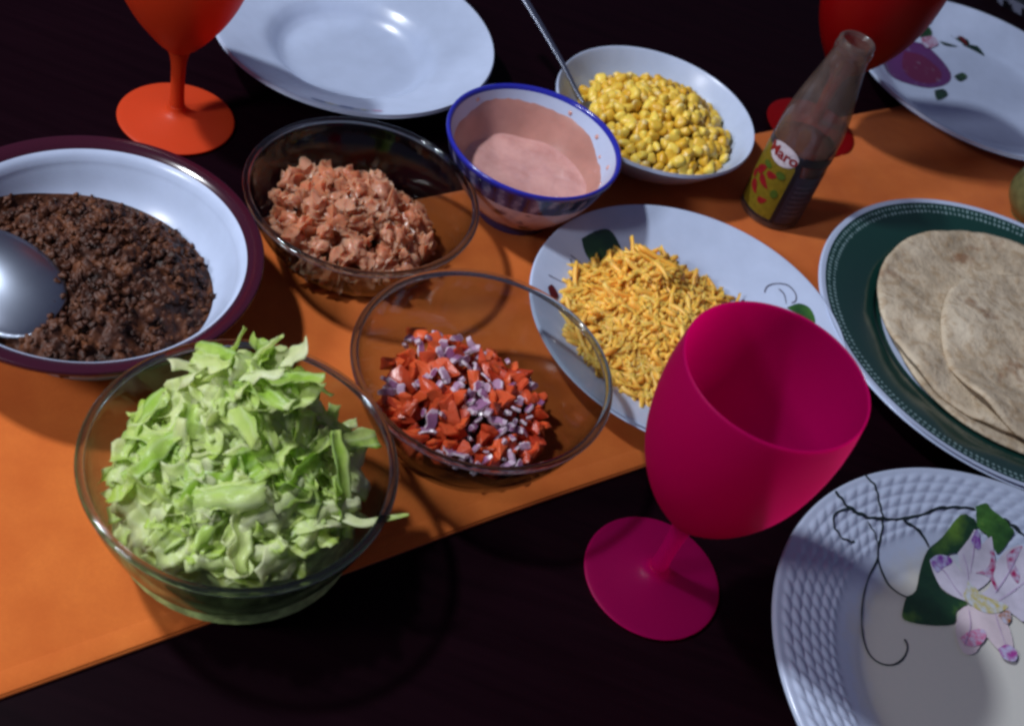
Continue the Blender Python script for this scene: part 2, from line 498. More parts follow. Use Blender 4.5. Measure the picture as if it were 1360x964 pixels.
# sewn hem near the front edge, standing slightly proud, and its line of stitches
V, F = [], []
for i in range(521):
    s = -0.75 + 2.6 * i / 520
    for j, (dt, dz) in enumerate(((0.0012, 0.0011), (0.003, 0.0016), (0.0105, 0.0016), (0.0122, 0.0010))):
        t = runner_edge(s, 0.2585) + dt
        p = RD * s + RN * t
        V.append((p.x, p.y, runner_z(s, t) * 0.8 + dz + 0.0002))
    if i:
        for j in range(3):
            a = (i - 1) * 4 + j
            F.append((a, a + 1, a + 5, a + 4))
obj('hem', mesh('hem', V, F, M['cloth']), run)
RZ = 0.0022      # top of the cloth

# ---------------------------------------------------------------- glass bowls
def glass_bowl(label, x, y, R, h, rb, z0=RZ):
    t = thing('glass_bowl', label, 'bowl', (x, y, z0), 0, 'clear glass bowls on the orange runner')
    h = h - z0
    outer = [(rb, 0.002), (rb + (R - rb) * 0.30, h * 0.15), (rb + (R - rb) * 0.62, h * 0.42), (rb + (R - rb) * 0.86, h * 0.72), (R - 0.0014, h - 0.006), (R - 0.0006, h - 0.003)]
    inner = [(r - 0.0028, z + 0.0015) for r, z in outer]
    inner[0] = (rb - 0.004, 0.0062)
    inner[-1] = (R - 0.0034, h - 0.003)
    so, si = smooth_profile(outer, 6), smooth_profile(inner, 6)
    obj('wall', lathe('glass_wall', so + si[::-1], M['thin'], 96), t)
    ring = [(R - 0.0018 + 0.0022 * math.cos(a), h - 0.0020 + 0.0020 * math.sin(a)) for a in [2 * PI * k / 12 for k in range(12)]]
    obj('rim', lathe('glass_rim', ring, M['rim'], 128, close=True), t)
    foot = [(0, 0.0005), (rb - 0.006, 0.0005), (rb - 0.004, 0.0), (rb - 0.0005, 0.0006), (rb + 0.0002, 0.0022), (rb - 0.0035, 0.0052), (rb - 0.008, 0.0056), (0, 0.0056)]
    obj('base', lathe('glass_base', foot, M['glass'], 96), t)
    return t, so

A_ = (-0.0138, 0.4395, 0.0722, 0.060)
B_ = (-0.1210, 0.5500, 0.0722, 0.050)
C_ = (-0.1034, 0.3236, 0.0736, 0.066)
bowlA, profA = glass_bowl('clear glass bowl holding chopped red tomato and purple onion, in the middle', A_[0], A_[1], A_[2], A_[3], 0.042)
bowlB, profB = glass_bowl('clear glass bowl holding pale peach coloured dice, beside the blue rimmed bowl', B_[0], B_[1], B_[2], B_[3], 0.042)
bowlC, profC = glass_bowl('clear glass bowl heaped high with shredded green lettuce', C_[0], C_[1], C_[2], C_[3], 0.046)

# ---------------------------------------------------------------- plates
def plate(name, label, cat, x, y, top, mats, z0=0.0, n=160, matf=None, disp=None, foot=0.55, sub=5, group=None, body='body'):
    t = thing(name, label, cat, (x, y, z0), 0, group)
    prof = smooth_profile(plate_profile([(r, z - z0) for r, z in top], foot_r=foot), sub)
    obj(body, lathe(name, prof, mats, n, matf and (lambda i: matf(prof, i)), disp), t)
    return t, prof

PG = 'ceramic plates set out around the table'
# empty white dish at the top
topG = [(0, .0050), (.030, .0051), (.046, .0060), (.053, .0092), (.059, .0150), (.065, .0196), (.076, .0242), (.090, .0302), (.1018, .035)]
pG, _ = plate('white_dish', 'plain white empty deep plate next to the orange goblet', 'plate', -.191, .737, topG, M['porcelain'], foot=.5, group=PG)
# small worn colour print near its front
def surf_of(top, z0=0.0):
    prof = smooth_profile(top, 6)
    return lambda x, y: interp(math.hypot(x, y), prof) - z0
sG = surf_of(topG)
col_print = {k: simple('print_' + k, c, 0.3, 0.4, 110, 0.06 if k.startswith('petal') else 0.2) for k, c in {
    'leaf': srgb(24, 54, 40), 'leaf2': srgb(58, 98, 52), 'petal': srgb(196, 194, 214), 'petal2': srgb(200, 184, 190), 'purple': srgb(134, 66, 150),
    'magenta': srgb(150, 30, 80), 'yellow': srgb(178, 160, 84), 'orange': srgb(150, 92, 38), 'pink': srgb(204, 96, 136), 'pink2': srgb(170, 80, 140),
    'bud': srgb(84, 18, 26), 'rose': srgb(98, 40, 96), 'rosed': srgb(104, 22, 54), 'pinkp': srgb(164, 92, 116), 'vine': srgb(30, 42, 44), 'swirl': srgb(96, 96, 112), 'blue': srgb(60, 84, 150)}.items()}
def watery(name, col, lo=.38, hi=.62, scale=200):
    n = N(name)
    f = n.ramp(n.noise(scale, 3), [(lo, (0, 0, 0, 1)), (hi, (1, 1, 1, 1))])
    c = n.mix(n.math('MULTIPLY', f, 0.75), col, WHITE)
    return n.end(n.bsdf(c, 0.25, 0.45))
for k, c in {'purple': (118, 60, 150), 'magenta': (150, 36, 88), 'yellow': (176, 164, 84), 'orange': (150, 92, 38), 'pink': (196, 84, 130), 'pink2': (150, 62, 140), 'pinkp': (150, 84, 110)}.items():
    col_print[k] = watery('watercolour_' + k, srgb(*c))
col_print['petal_vein'] = simple('petal_vein', srgb(168, 140, 184), .25, .45)
col_print['petal'] = simple('petal_white', (0.53, 0.51, 0.62, 1), 0.25, 0.45, 60, .12)
col_print['petal2'] = simple('petal_blush', (0.58, 0.50, 0.55, 1), 0.25, 0.45, 60, .08)
n = N('leaf_watercolour')
f = n.noise(26, 4)
col_print['leaf'] = n.end(n.bsdf(n.ramp(f, [(0.35, srgb(18, 40, 34)), (0.55, srgb(30, 62, 40)), (0.72, srgb(88, 124, 48))]), .25, .45))
n = N('leaf_watercolour_light')
f = n.noise(40, 4)
col_print['leaf2'] = n.end(n.bsdf(n.ramp(f, [(0.35, srgb(30, 66, 36)), (0.6, srgb(66, 112, 48)), (0.75, srgb(126, 156, 72))]), .25, .45))
col_print['rose'] = watery('watercolour_rose', srgb(86, 40, 96), .62, .95, 90)
col_print['rosed'] = watery('watercolour_rose_heart', srgb(92, 24, 62), .62, .95, 90)
for k, (ang, c, s) in enumerate(((-68, 'yellow', .004), (-73, 'blue', .005), (-80, 'yellow', .0035), (-85, 'blue', .004), (-62, 'pink', .003))):
    a = math.radians(ang); r = .096
    cx, cy = r * math.cos(a), r * math.sin(a)
    tx, ty = -math.sin(a), math.cos(a)
    poly = [(cx + tx * s * math.cos(q) * 1.6 + math.cos(a) * s * .5 * math.sin(q), cy + ty * s * math.cos(q) * 1.6 + math.sin(a) * s * .5 * math.sin(q)) for q in [2*PI*j/9 for j in range(9)]]
    obj('flower_print', decal_poly(poly, sG, .0004, col_print[c], 'flower_print'), pG)

def decorate(root, key, surf, base=.0004):
    nm = {'leaf': 'leaf_print', 'leaf2': 'leaf_print', 'petal': 'petal_print', 'petal2': 'petal_print', 'vine': 'vine_print', 'rose': 'rose_print', 'rosed': 'rose_print', 'bud': 'bud_print'}
    for k, (kind, wd, pts) in enumerate(DEC[key]):
        o = base + .00008 * k
        name = nm.get(kind, 'flower_print')
        if kind == 'vein':
            me = decal_line(pts, wd * .8, surf, o, col_print['petal_vein'], 'flower_print')
        elif kind == 'vine':
            me = decal_line(pts, wd * (1.9 if key == 'H' else 1.5), surf, o, col_print['swirl' if key == 'H' else 'vine'], name)
        else:
            sm = [tuple(q) for q in smooth_line([Vector(p) for p in pts] + [Vector(pts[0])], 3)[:-1]]
            me = decal_poly(sm, surf, o, col_print[kind], name)
        obj(name, me, root)

# cheese plate
topH = [(0, .0075), (.055, .008), (.066, .0105), (.085, .0175), (.1044, .025)]
pH, _ = plate('cheese_plate', 'white plate with dark green leaf print holding shredded yellow cheese', 'plate', .098, .573, topH, M['porcelain'], z0=0.0, foot=.55, group=PG)
decorate(pH, 'H', surf_of(topH))

# orchid plate with basket-weave rim
topJ = [(0, .008), (.060, .008), (.078, .0088), (.086, .0115), (.096, .0155), (.106, .0192), (.116, .0225), (.127, .0257), (.137, .028)]
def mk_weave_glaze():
    n = N('white_glaze_with_painted_light_centre')
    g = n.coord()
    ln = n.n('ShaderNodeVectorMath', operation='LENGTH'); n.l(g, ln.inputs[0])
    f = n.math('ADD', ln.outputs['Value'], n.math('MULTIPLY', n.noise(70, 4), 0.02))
    c = n.ramp(n.math('MULTIPLY', f, 5.0), [(0.44, (0.54, 0.54, 0.50, 1)), (0.52, WHITE)])  # white well: the light falling on it is painted in as cream
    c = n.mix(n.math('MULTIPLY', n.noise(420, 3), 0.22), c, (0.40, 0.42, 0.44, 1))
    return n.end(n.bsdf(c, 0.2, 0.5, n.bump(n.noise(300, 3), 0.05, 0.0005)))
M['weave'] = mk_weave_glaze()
def weave(r, z, th, i):
    if r < .098 or z < .0145 or i > weave.top: return r, z
    k = 84
    row = (r - .098) / .0060
    a = th * k / (2 * PI) + row * 0.55
    fu = a - math.floor(a); fv = row - math.floor(row)
    b = max(0, math.sin(PI * fu)) ** .7 * max(0, math.sin(PI * fv)) ** .7
    edge = min(1, (r - .098) / .004) * min(1, max(0, (.1355 - r) / .003))
    return r, z + .0015 * b * edge
# fine rim sampling for the weave
profJ = smooth_profile(topJ, 5)
fine = [p for p in profJ if p[0] < .098]
r = .0985
while r < .1365:
    fine.append((r, interp(r, profJ))); r += .00087
fine.append((.137, .028))
weave.top = len(fine)
under = smooth_profile(plate_profile(topJ, foot_r=.55)[len(topJ):], 3)
pJ = thing('orchid_plate', 'white plate with basket weave rim and orchid print, nearest in the lower right corner', 'plate', (.310, .387, 0), 0, PG)
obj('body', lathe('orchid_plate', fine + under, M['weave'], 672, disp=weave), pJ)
sJ = surf_of(topJ)
def surfJ(x, y):
    r = math.hypot(x, y)
    return weave(r, sJ(x, y), math.atan2(y, x) % (2 * PI), 0)[1]
decorate(pJ, 'J', surfJ, .0005)

# rose plate
topK = [(0, .009), (.07, .0095), (.088, .015), (.105, .024), (.119, .030)]
pK, _ = plate('rose_plate', 'white plate with purple rose print behind the hot sauce bottle', 'plate', .306, 1.016, topK, M['porcelain'], foot=.55, group=PG)
decorate(pK, 'K', surf_of(topK))

# green platter
topI = [(0, .0075), (.084, .008), (.096, .0115), (.118, .019), (.139, .025)]
def mk_green():
    n = N('dark_green_glaze_with_white_lace')
    g = n.coord()
    sx = n.n('ShaderNodeSeparateXYZ'); n.l(g, sx.inputs[0])
    r = n.math('SQRT', n.math('ADD', n.math('POWER', sx.outputs[0], 2.0), n.math('POWER', sx.outputs[1], 2.0)))
    white = n.math('LESS_THAN', r, 0.0885)
    edge = n.math('GREATER_THAN', r, 0.1372)
    band = n.math('MULTIPLY', n.math('GREATER_THAN', r, 0.1275), n.math('LESS_THAN', r, 0.1362))
    th = n.math('ARCTAN2', sx.outputs[1], sx.outputs[0])
    beads = n.math('MULTIPLY', n.math('SINE', n.math('MULTIPLY', th, 110.0)), n.math('SINE', n.math('MULTIPLY', n.math('SUBTRACT', r, 0.1275), 720.0)))
    spk = n.math('ADD', n.math('MULTIPLY', n.math('ABSOLUTE', beads), 0.62), n.math('MULTIPLY', n.noise(330, 3), 0.9))
    lace = n.math('MULTIPLY', band, n.math('SMOOTH_MIN', n.math('MAXIMUM', n.math('MULTIPLY', n.math('SUBTRACT', spk, 0.76), 3.0), 0.0), 0.62, 0.1))
    c = n.mix(lace, srgb(22, 58, 52), srgb(150, 180, 184))
    c = n.mix(edge, c, WHITE)
    c = n.mix(white, c, WHITE)
    return n.end(n.bsdf(c, 0.16, 0.5))
M['green'] = mk_green()
pI, _ = plate('green_platter', 'round platter with dark green rim and white centre holding flat tortillas', 'plate', .320, .672, topI, M['green'], foot=.6, group=PG)

# meat bowl, maroon rim
topD = [(0, .012), (.045, .0125), (.060, .017), (.070, .026), (.0765, .038), (.0785, .0425), (.081, .046), (.0855, .0488), (.0905, .050)]
def dm(prof, i):
    r, z = prof[i]
    return 1 if (r > .0826 and z > .0425) else 0
pD, _ = plate('meat_bowl', 'white bowl with a wide maroon rim full of brown ground meat', 'bowl', -.2355, .431, topD, [M['porcelain'], M['maroon']], z0=RZ, foot=.6, matf=dm)

# corn bowl
topF = [(0, .010), (.04, .0105), (.055, .0165), (.066, .027), (.0753, .040)]
pF, _ = plate('corn_bowl', 'small plain white bowl heaped with yellow corn kernels', 'bowl', .036, .764, topF, M['porcelain'], z0=RZ, foot=.5)

def ico_noise(name, mat, rad, amp, freq, sub=2, sq=(1, 1, 1), seed=0):
    bm = bmesh.new()
    bmesh.ops.create_icosphere(bm, subdivisions=sub, radius=1)
    for v in bm.verts:
        d = 1 + amp * noise.noise(v.co * freq + Vector((seed * 3.1, seed, 0)))
        v.co = Vector((v.co.x * sq[0], v.co.y * sq[1], v.co.z * sq[2])) * d * rad
    me = bpy.data.meshes.new(name); bm.to_mesh(me); bm.free()
    me.materials.append(mat)
    me.polygons.foreach_set('use_smooth', [True] * len(me.polygons))
    return me

# ---------------------------------------------------------------- blue and white sauce bowl
def mk_bluewhite():
    n = N('blue_painted_porcelain')
    g = n.coord()
    sx = n.n('ShaderNodeSeparateXYZ'); n.l(g, sx.inputs[0])
    z = sx.outputs[2]
    th = n.math('ARCTAN2', sx.outputs[1], sx.outputs[0])
    f = n.noise(120, 3)
    navy = n.ramp(n.math('ADD', n.math('MULTIPLY', n.math('ABSOLUTE', n.math('SINE', n.math('MULTIPLY', th, 16.0))), 0.4), n.math('MULTIPLY', f, 0.8)), [(0.42, srgb(24, 22, 62)), (0.72, srgb(46, 50, 100)), (0.92, srgb(128, 126, 158))])
    body = n.ramp(n.math('ADD', n.math('MULTIPLY', n.noise(85, 3), 0.8), n.math('MULTIPLY', n.voro(70), 0.4)), [(0.40, srgb(64, 50, 84)), (0.50, srgb(176, 150, 158)), (0.6, srgb(186, 160, 166))])
    c = n.mix(n.math('GREATER_THAN', z, 0.0395), body, srgb(180, 160, 172))
    c = n.mix(n.math('GREATER_THAN', z, 0.0415), c, navy)
    c = n.mix(n.math('GREATER_THAN', z, 0.0578), c, srgb(34, 38, 140))
    c = n.mix(n.math('LESS_THAN', z, 0.008), c, srgb(60, 50, 90))
    return n.end(n.bsdf(c, 0.15, 0.5))
M['bluewhite'] = mk_bluewhite()
M['blue_line'] = simple('cobalt_rim', srgb(38, 42, 152), 0.15, 0.5)
E_ = (-.0361, .6425)
eb = thing('sauce_bowl', 'blue and white porcelain bowl with cobalt rim holding pink sauce', 'bowl', (*E_, RZ))
inE = smooth_profile([(0, .008), (.018, .009), (.032, .0155), (.043, .028), (.051, .044), (.0565, .0605)], 6)
rimE = [(.0580, .0618), (.0592, .0612), (.0594, .0598)]
outE = smooth_profile([(.0588, .0575), (.0530, .0410), (.0455, .0260), (.0360, .0130), (.0285, .0070), (.0275, .0), (.0250, .0), (.0245, .004), (0, .004)], 5)
pe = inE + rimE + outE
nin = len(inE)
obj('body', lathe('sauce_bowl', pe, [M['porcelain'], M['bluewhite'], M['blue_line']], 128, lambda i: 0 if i < nin - 2 else (2 if i < nin + 2 else 1)), eb)
def mk_sauce():
    n = N('pink_creamy_sauce')
    f = n.noise(90, 4)
    c = n.ramp(f, [(0.3, srgb(192, 142, 136)), (0.7, srgb(208, 160, 152))])
    return n.end(n.bsdf(c, 0.14, 0.5, n.bump(n.noise(60, 3), 0.6, 0.003), Subsurface_Weight=0.2, Subsurface_Radius=(0.006, 0.003, 0.002), Subsurface_Scale=0.5))
M['sauce'] = mk_sauce()
M['smear'] = simple('thin_sauce_film', srgb(184, 132, 120), 0.3, 0.5, 45, 0.10, 0.2, 0.0006, Subsurface_Weight=0.1)
sa = thing('pink_sauce', 'pink creamy sauce in the blue and white bowl', 'sauce', (*E_, RZ))
V, F = [(0, 0, .0296)], []
NR, NTH = 14, 72
for i in range(1, NR + 1):
    for k in range(NTH):
        th = 2 * PI * k / NTH; r = .0448 * i / NR
        V.append((r * math.cos(th), r * math.sin(th), .0290 + .0019 * noise.noise(Vector((r * 50 * math.cos(th), r * 50 * math.sin(th), 2))) + (.0012 if i == NR else 0)))
for k in range(NTH):
    F.append((0, 1 + k, 1 + (k + 1) % NTH))
    for i in range(NR - 1):
        a = 1 + i * NTH; b = a + NTH; k2 = (k + 1) % NTH
        F.append((a + k, b + k, b + k2, a + k2))
obj('surface', mesh('sauce_surface', V, F, M['sauce']), sa)
# film of sauce left on the wall, with a ragged upper edge
def inner_r(z): 
    for (a, za), (b, zb) in zip(inE, inE[1:]):
        if zb >= z and zb > za: return a + (b - a) * (z - za) / (zb - za)
    return inE[-1][0]
V, F = [], []
n = 144; rows = 8
for k in range(n):
    th = 2 * PI * k / n
    hi = .0445 + .0075 * math.cos(th - 2.0) + .0030 * noise.noise(Vector((math.cos(th) * 2.5, math.sin(th) * 2.5, 7))) + .0012 * noise.noise(Vector((math.cos(th) * 11, math.sin(th) * 11, 3)))
    hi = max(hi, .032)
    for j in range(rows):
        z = .0275 + (hi - .0275) * j / (rows - 1)
        o = .0007 if j < rows - 1 else -.0002
        rr = inner_r(z) - o
        V.append((rr * math.cos(th), rr * math.sin(th), z))
for k in range(n):
    for j in range(rows - 1):
        k2 = (k + 1) % n
        F.append((k*rows + j, k*rows + j + 1, k2*rows + j + 1, k2*rows + j))
obj('film', mesh('sauce_film', V, F, M['smear']), sa)
dr = []
for th, z in ((.25, .050), (.55, .046), (.05, .043), (.8, .0525), (-.3, .049), (1.3, .054), (.4, .039), (2.6, .055)):
    r_ = inner_r(z)
    me_ = ico_noise('drop', M['sauce'], 1, .2, 1.5, 2, (1, 1, .45), int(z * 1e4))
    q = (Vector((-math.cos(th), -math.sin(th), .5)).normalized()).to_track_quat('Z', 'Y').to_matrix()
    k_ = .0011 + .0009 * ((z * 7919) % 1)
    dr.append(([q @ (v.co * k_) + Vector((r_ * math.cos(th), r_ * math.sin(th), z)) for v in me_.vertices], [tuple(p.vertices) for p in me_.polygons]))
    bpy.data.meshes.remove(me_)
obj('splash', mesh('splash', *join(dr), M['sauce']), sa)

# ---------------------------------------------------------------- goblets
def goblet(label, x, y, mat, z0=0.0, h=.172):
    t = thing('goblet', label, 'goblet', (x, y, z0), 0, 'frosted plastic goblets')
    foot = smooth_profile([(0, .0), (.030, .0), (.0365, .0002), (.0380, .0010), (.0370, .0022), (.024, .0040), (.011, .0066), (.0066, .0092), (.0052, .013)], 5)
    obj('foot', lathe('goblet_foot', foot + [(0, .013)], mat, 96), t)
    stem = smooth_profile([(.0051, .0125), (.0045, .022), (.0046, .036), (.0052, .047), (.0068, .054), (.0085, .058)], 4)
    obj('stem', lathe('goblet_stem', [(0, .0125)] + stem + [(0, .058)], mat, 32), t)
    out = [(.0078, .0572), (.0135, .0625), (.0210, .072), (.0292, .084), (.0362, .098), (.0412, .113), (.0440, .129), (.0452, .145), (.0448, .160), (.0436, h)]
    inn = [(r - .0011, z + .0010) for r, z in out]
    inn[0] = (0.004, .0605)
    inn[-1] = (out[-1][0] - .0010, h)
    prof = [(0, .0572)] + smooth_profile(out, 5) + [(out[-1][0] - .0005, h + .0006)] + smooth_profile(inn, 5)[::-1] + [(0, .0600)]
    obj('cup', lathe('goblet_cup', prof, mat, 96), t)
    return t
goblet('frosted magenta plastic goblet standing on the dark table in front', .1113, .3875, M['magenta'], 0)
goblet('frosted orange plastic goblet behind the meat bowl', -.2698, .6105, M['orange'], 0)
goblet('frosted red plastic goblet behind the hot sauce bottle', .166, .877, M['red'], 0.001)

# ---------------------------------------------------------------- food helpers
def mound(name, mat, cx, cy, rx, ry, hf, zfloor, n=48, rings=14, amp=.0015, freq=180, rot=0):
    """a heap: top surface hf(x,y), closed below by the dish floor"""
    V, F = [(cx, cy, hf(cx, cy))], []
    for i in range(1, rings + 1):
        for k in range(n):
            th = 2 * PI * k / n
            q = i / rings
            x = cx + rx * q * math.cos(th); y = cy + ry * q * math.sin(th)
            z = hf(x, y) + amp * noise.noise(Vector((x * freq, y * freq, 0)))
            if i == rings: z = zfloor(x, y)
            V.append((x, y, max(z, zfloor(x, y))))
    for k in range(n):
        k2 = (k + 1) % n
        F.append((0, 1 + k, 1 + k2))
        for i in range(rings - 1):
            a = 1 + i * n; b = a + n
            F.append((a + k, b + k, b + k2, a + k2))
    return mesh(name, V, F, mat)

def rand_rot():
    return (rnd.uniform(0, 2*PI), rnd.uniform(0, 2*PI), rnd.uniform(0, 2*PI))

def scatter(n, inside, mind, tries=60000):
    """points with a least distance"""
    P = []
    for _ in range(tries):
        if len(P) >= n: break
        p = inside()
        if p is None: continue
        if all((p[0]-q[0])**2 + (p[1]-q[1])**2 + (p[2]-q[2])**2 > mind * mind for q in P): P.append(p)
    return P

# ---------------------------------------------------------------- ground meat and its spoon
def mk_meat():
    n = N('browned_ground_meat')
    f = n.noise(130, 5)
    c = n.ramp(f, [(0.28, srgb(30, 14, 9)), (0.5, srgb(68, 36, 22)), (0.75, srgb(110, 66, 40))])
    return n.end(n.bsdf(c, 0.5, 0.3, n.bump(n.noise(500, 4), 0.6, 0.0009)))
M['meat'] = mk_meat()
mc = (-.240, .4235)
floorD = lambda x, y: interp(math.hypot(x + .2355, y - .431), topD)
def hmeat(x, y):
    d = math.hypot((x - mc[0]) / .077, (y - mc[1]) / .077)
    return .014 + .030 * max(0, 1 - d ** 2.2) ** .8 + .0035 * noise.noise(Vector((x * 60, y * 60, 1)))
crumbs = []
base = [ico_noise('crumb', M['meat'], 1, 1.1, 2.1, 2, (1, .8, .7), s) for s in range(6)]
cv = [([v.co.copy() for v in b.vertices], [tuple(p.vertices) for p in b.polygons]) for b in base]
for b in base: bpy.data.meshes.remove(b)
for _ in range(1100):
    a, q = rnd.uniform(0, 2*PI), math.sqrt(rnd.random())
    x, y = mc[0] + .0725 * q * math.cos(a), mc[1] + .0725 * q * math.sin(a)
    if math.hypot(x + .2355, y - .431) > .0735: continue
    z = max(hmeat(x, y), floorD(x, y)) + rnd.uniform(-.0022, .0012)
    s = rnd.choice((.0008, .0011, .0015, .0021, .0030)) * rnd.uniform(.8, 1.2)
    R = Matrix.Rotation(rnd.uniform(0, 6), 3, Vector((rnd.random(), rnd.random(), rnd.random() + .1)).normalized())
    vv, ff = rnd.choice(cv)
    crumbs.append(([R @ (v * s) + Vector((x, y, z)) for v in vv], ff))
def hmeat2(x, y):
    v = Vector((x, y, 0))
    lump = noise.fractal(v * 75, 0.9, 2.1, 4)
    v += Vector((noise.noise(v * 90), noise.noise(v * 90 + Vector((7, 0, 0))), 0)) * .004
    cell = 1 - min(1, noise.voronoi(v * 150)[0][0] * 1.4)
    fine = 1 - min(1, noise.voronoi(v * 330)[0][0] * 1.4)
    return hmeat(x, y) + .0040 * lump + .0034 * cell + .0016 * fine - .0026
mm = mound('ground_meat', M['meat'], mc[0], mc[1], .0725, .0725, hmeat2, floorD, 300, 90, .0006, 700)
mv = ([v.co.copy() for v in mm.vertices], [tuple(p.vertices) for p in mm.polygons])
bpy.data.meshes.remove(mm)
o = obj('ground_meat', mesh('ground_meat', *join([mv] + crumbs), M['meat']))
tag(o, 'crumbly dark brown ground meat filling the maroon rimmed bowl', 'ground meat', kind='stuff')

def spoon(name, label, bowl_len, bowl_w, depth, handle, thick=.0013, flip=1, wid=.004):
    """spoon bowl at origin with its tip at +x; handle: local points from the neck outwards"""
    t = thing(name, label, 'spoon')
    NU, NV = 24, 16
    V, F = [], []
    for side in (0, 1):
        for i in range(NU + 1):
            u = i / NU
            x = -bowl_len / 2 + bowl_len * u
            hw = bowl_w / 2 * math.sqrt(max(0, 1 - (2*u - 1) ** 2)) ** .9 * (0.90 + .2 * u) + .0004
            for j in range(NV + 1):
                v = -1 + 2 * j / NV
                y = hw * v
                rr = min(1, ((2*u - 1) ** 2 + v * v * (1 - (2*u - 1) ** 2)))
                z = flip * depth * (1 - rr) ** .8 - (thick if side else 0)
                V.append((x, y, z))
    Wd = NV + 1; O = (NU + 1) * Wd
    for i in range(NU):
        for j in range(NV):
            a = i * Wd + j
            F.append((a, a + Wd, a + Wd + 1, a + 1)); F.append((O + a, O + a + 1, O + a + Wd + 1, O + a + Wd))
        for j in (0, NV):
            a = i * Wd + j
            F.append((a, a + Wd, O + a + Wd, O + a))
    obj('spoon_bowl', mesh('spoon_bowl', V, F, M['steel']), t)
    L = smooth_line([Vector(p) for p in handle], 8)
    V, F = [], []
    n = len(L)
    for i, p in enumerate(L):
        d = (L[min(i+1, n-1)] - L[max(i-1, 0)]).normalized()
        a = d.cross(Vector((0, 0, 1))).normalized(); b = a.cross(d)
        q = i / (n - 1)
        wv = wid * (.6 + .75 * q ** 1.5); hv = .0012
        for k in range(10):
            ang = 2 * PI * k / 10
            V.append(p + a * math.cos(ang) * wv + b * math.sin(ang) * hv)
    for i in range(n - 1):
        for k in range(10):
            k2 = (k + 1) % 10
            F.append((i*10 + k, i*10 + k2, (i+1)*10 + k2, (i+1)*10 + k))
    F.append(tuple(range(10))[::-1]); F.append(tuple((n-1)*10 + k for k in range(10)))
    obj('handle', mesh('spoon_handle', V, F, M['steel']), t)
    return t
sp = spoon('serving_spoon', 'large shiny metal serving spoon lying on the ground meat', .080, .054, .010, [(-.038, 0, .001), (-.055, 0, .004), (-.085, 0, .016), (-.14, 0, .030), (-.20, 0, .034)], flip=1, wid=.005)
sp.location = (-.270, .3930, .0405)
sp.rotation_euler = (math.radians(14), math.radians(6), math.radians(-16))

# ---------------------------------------------------------------- corn
def mk_corn():
    n = N('boiled_corn')
    c = n.mix(n.rand(), srgb(214, 164, 38), srgb(238, 210, 92))
    g = n.coord('Generated')
    sx = n.n('ShaderNodeSeparateXYZ'); n.l(g, sx.inputs[0])
    c = n.mix(n.math('MULTIPLY', n.math('LESS_THAN', sx.outputs[2], 0.16), 0.6), c, srgb(222, 206, 150))
    return n.end(n.bsdf(c, 0.36, 0.45, n.bump(n.noise(260, 2), 0.12, 0.001), Subsurface_Weight=0.25, Subsurface_Radius=(0.004, 0.002, 0.0006), Subsurface_Scale=0.5))
M['corn'] = mk_corn()
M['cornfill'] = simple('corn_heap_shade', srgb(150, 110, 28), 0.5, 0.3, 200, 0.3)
kern = []
for s in range(10):
    r = random.Random(500 + s)
    bm = bmesh.new(); bmesh.ops.create_icosphere(bm, subdivisions=3, radius=1)
    fl, dent, tap = r.uniform(.60, .85), r.uniform(.15, .5), r.uniform(.45, .75)
    for v in bm.verts:
        z = v.co.z
        tp = tap + (1 - tap) * min(1, (z + 1) / 1.5)
        x, y = v.co.x, v.co.y
        bx = abs(x) ** .8 * (1 if x > 0 else -1); by = abs(y) ** .8 * (1 if y > 0 else -1)
        q = Vector((bx * tp, by * tp * fl, z * 1.08))
        if z > .5: q.z -= dent * (z - .5) * max(0, 1 - (x * x + y * y * 2) * 1.6)
        v.co = q * .0051 * (1 + .16 * noise.noise(v.co * 1.8 + Vector((s * 3, 0, 0))))
    me = bpy.data.meshes.new('corn_kernel'); bm.to_mesh(me); bm.free()
    me.materials.append(M['corn']); me.polygons.foreach_set('use_smooth', [True] * len(me.polygons))
    kern.append(me)
fc = (.0395, .767)
floorF = lambda x, y: interp(math.hypot(x - .036, y - .764), topF)
def hcorn(x, y):
    d = math.hypot((x - fc[0]) / .066, (y - fc[1]) / .062)
    return .017 + .026 * max(0, 1 - d ** 2.4) + .004 * noise.noise(Vector((x * 45, y * 45, 5)))
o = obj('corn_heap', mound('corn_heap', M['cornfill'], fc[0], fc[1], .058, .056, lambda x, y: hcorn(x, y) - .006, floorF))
tag(o, 'packed corn beneath the loose kernels in the white bowl', 'corn', kind='stuff')
def incorn():
    a, q = rnd.uniform(0, 2*PI), math.sqrt(rnd.random())
    x, y = fc[0] + .0585 * q * math.cos(a), fc[1] + .056 * q * math.sin(a)
    if math.hypot(x - .036, y - .764) > .061: return None
    return (x, y, max(hcorn(x, y), floorF(x, y) + .003) + rnd.uniform(-.003, .0025))
for p in scatter(296, incorn, .0054):
    o = obj('corn_kernel', rnd.choice(kern), None, p, rand_rot())
    s = rnd.uniform(.75, 1.2); o.scale = (s, s, s * rnd.uniform(.85, 1.1))
    tag(o, 'yellow boiled corn kernel heaped in the small white bowl', 'corn kernel', 'corn kernels in the white bowl')
cs = spoon('corn_spoon', 'thin metal spoon leaning out of the corn bowl', .050, .034, .006, [(-.024, 0, .0), (-.034, 0, .003), (-.06, 0, .013), (-.11, 0, .028), (-.155, 0, .037)], flip=-1, wid=.0028)
cs.location = (.004, .735, .030)
cs.rotation_euler = (0, math.radians(8), math.radians(-32))

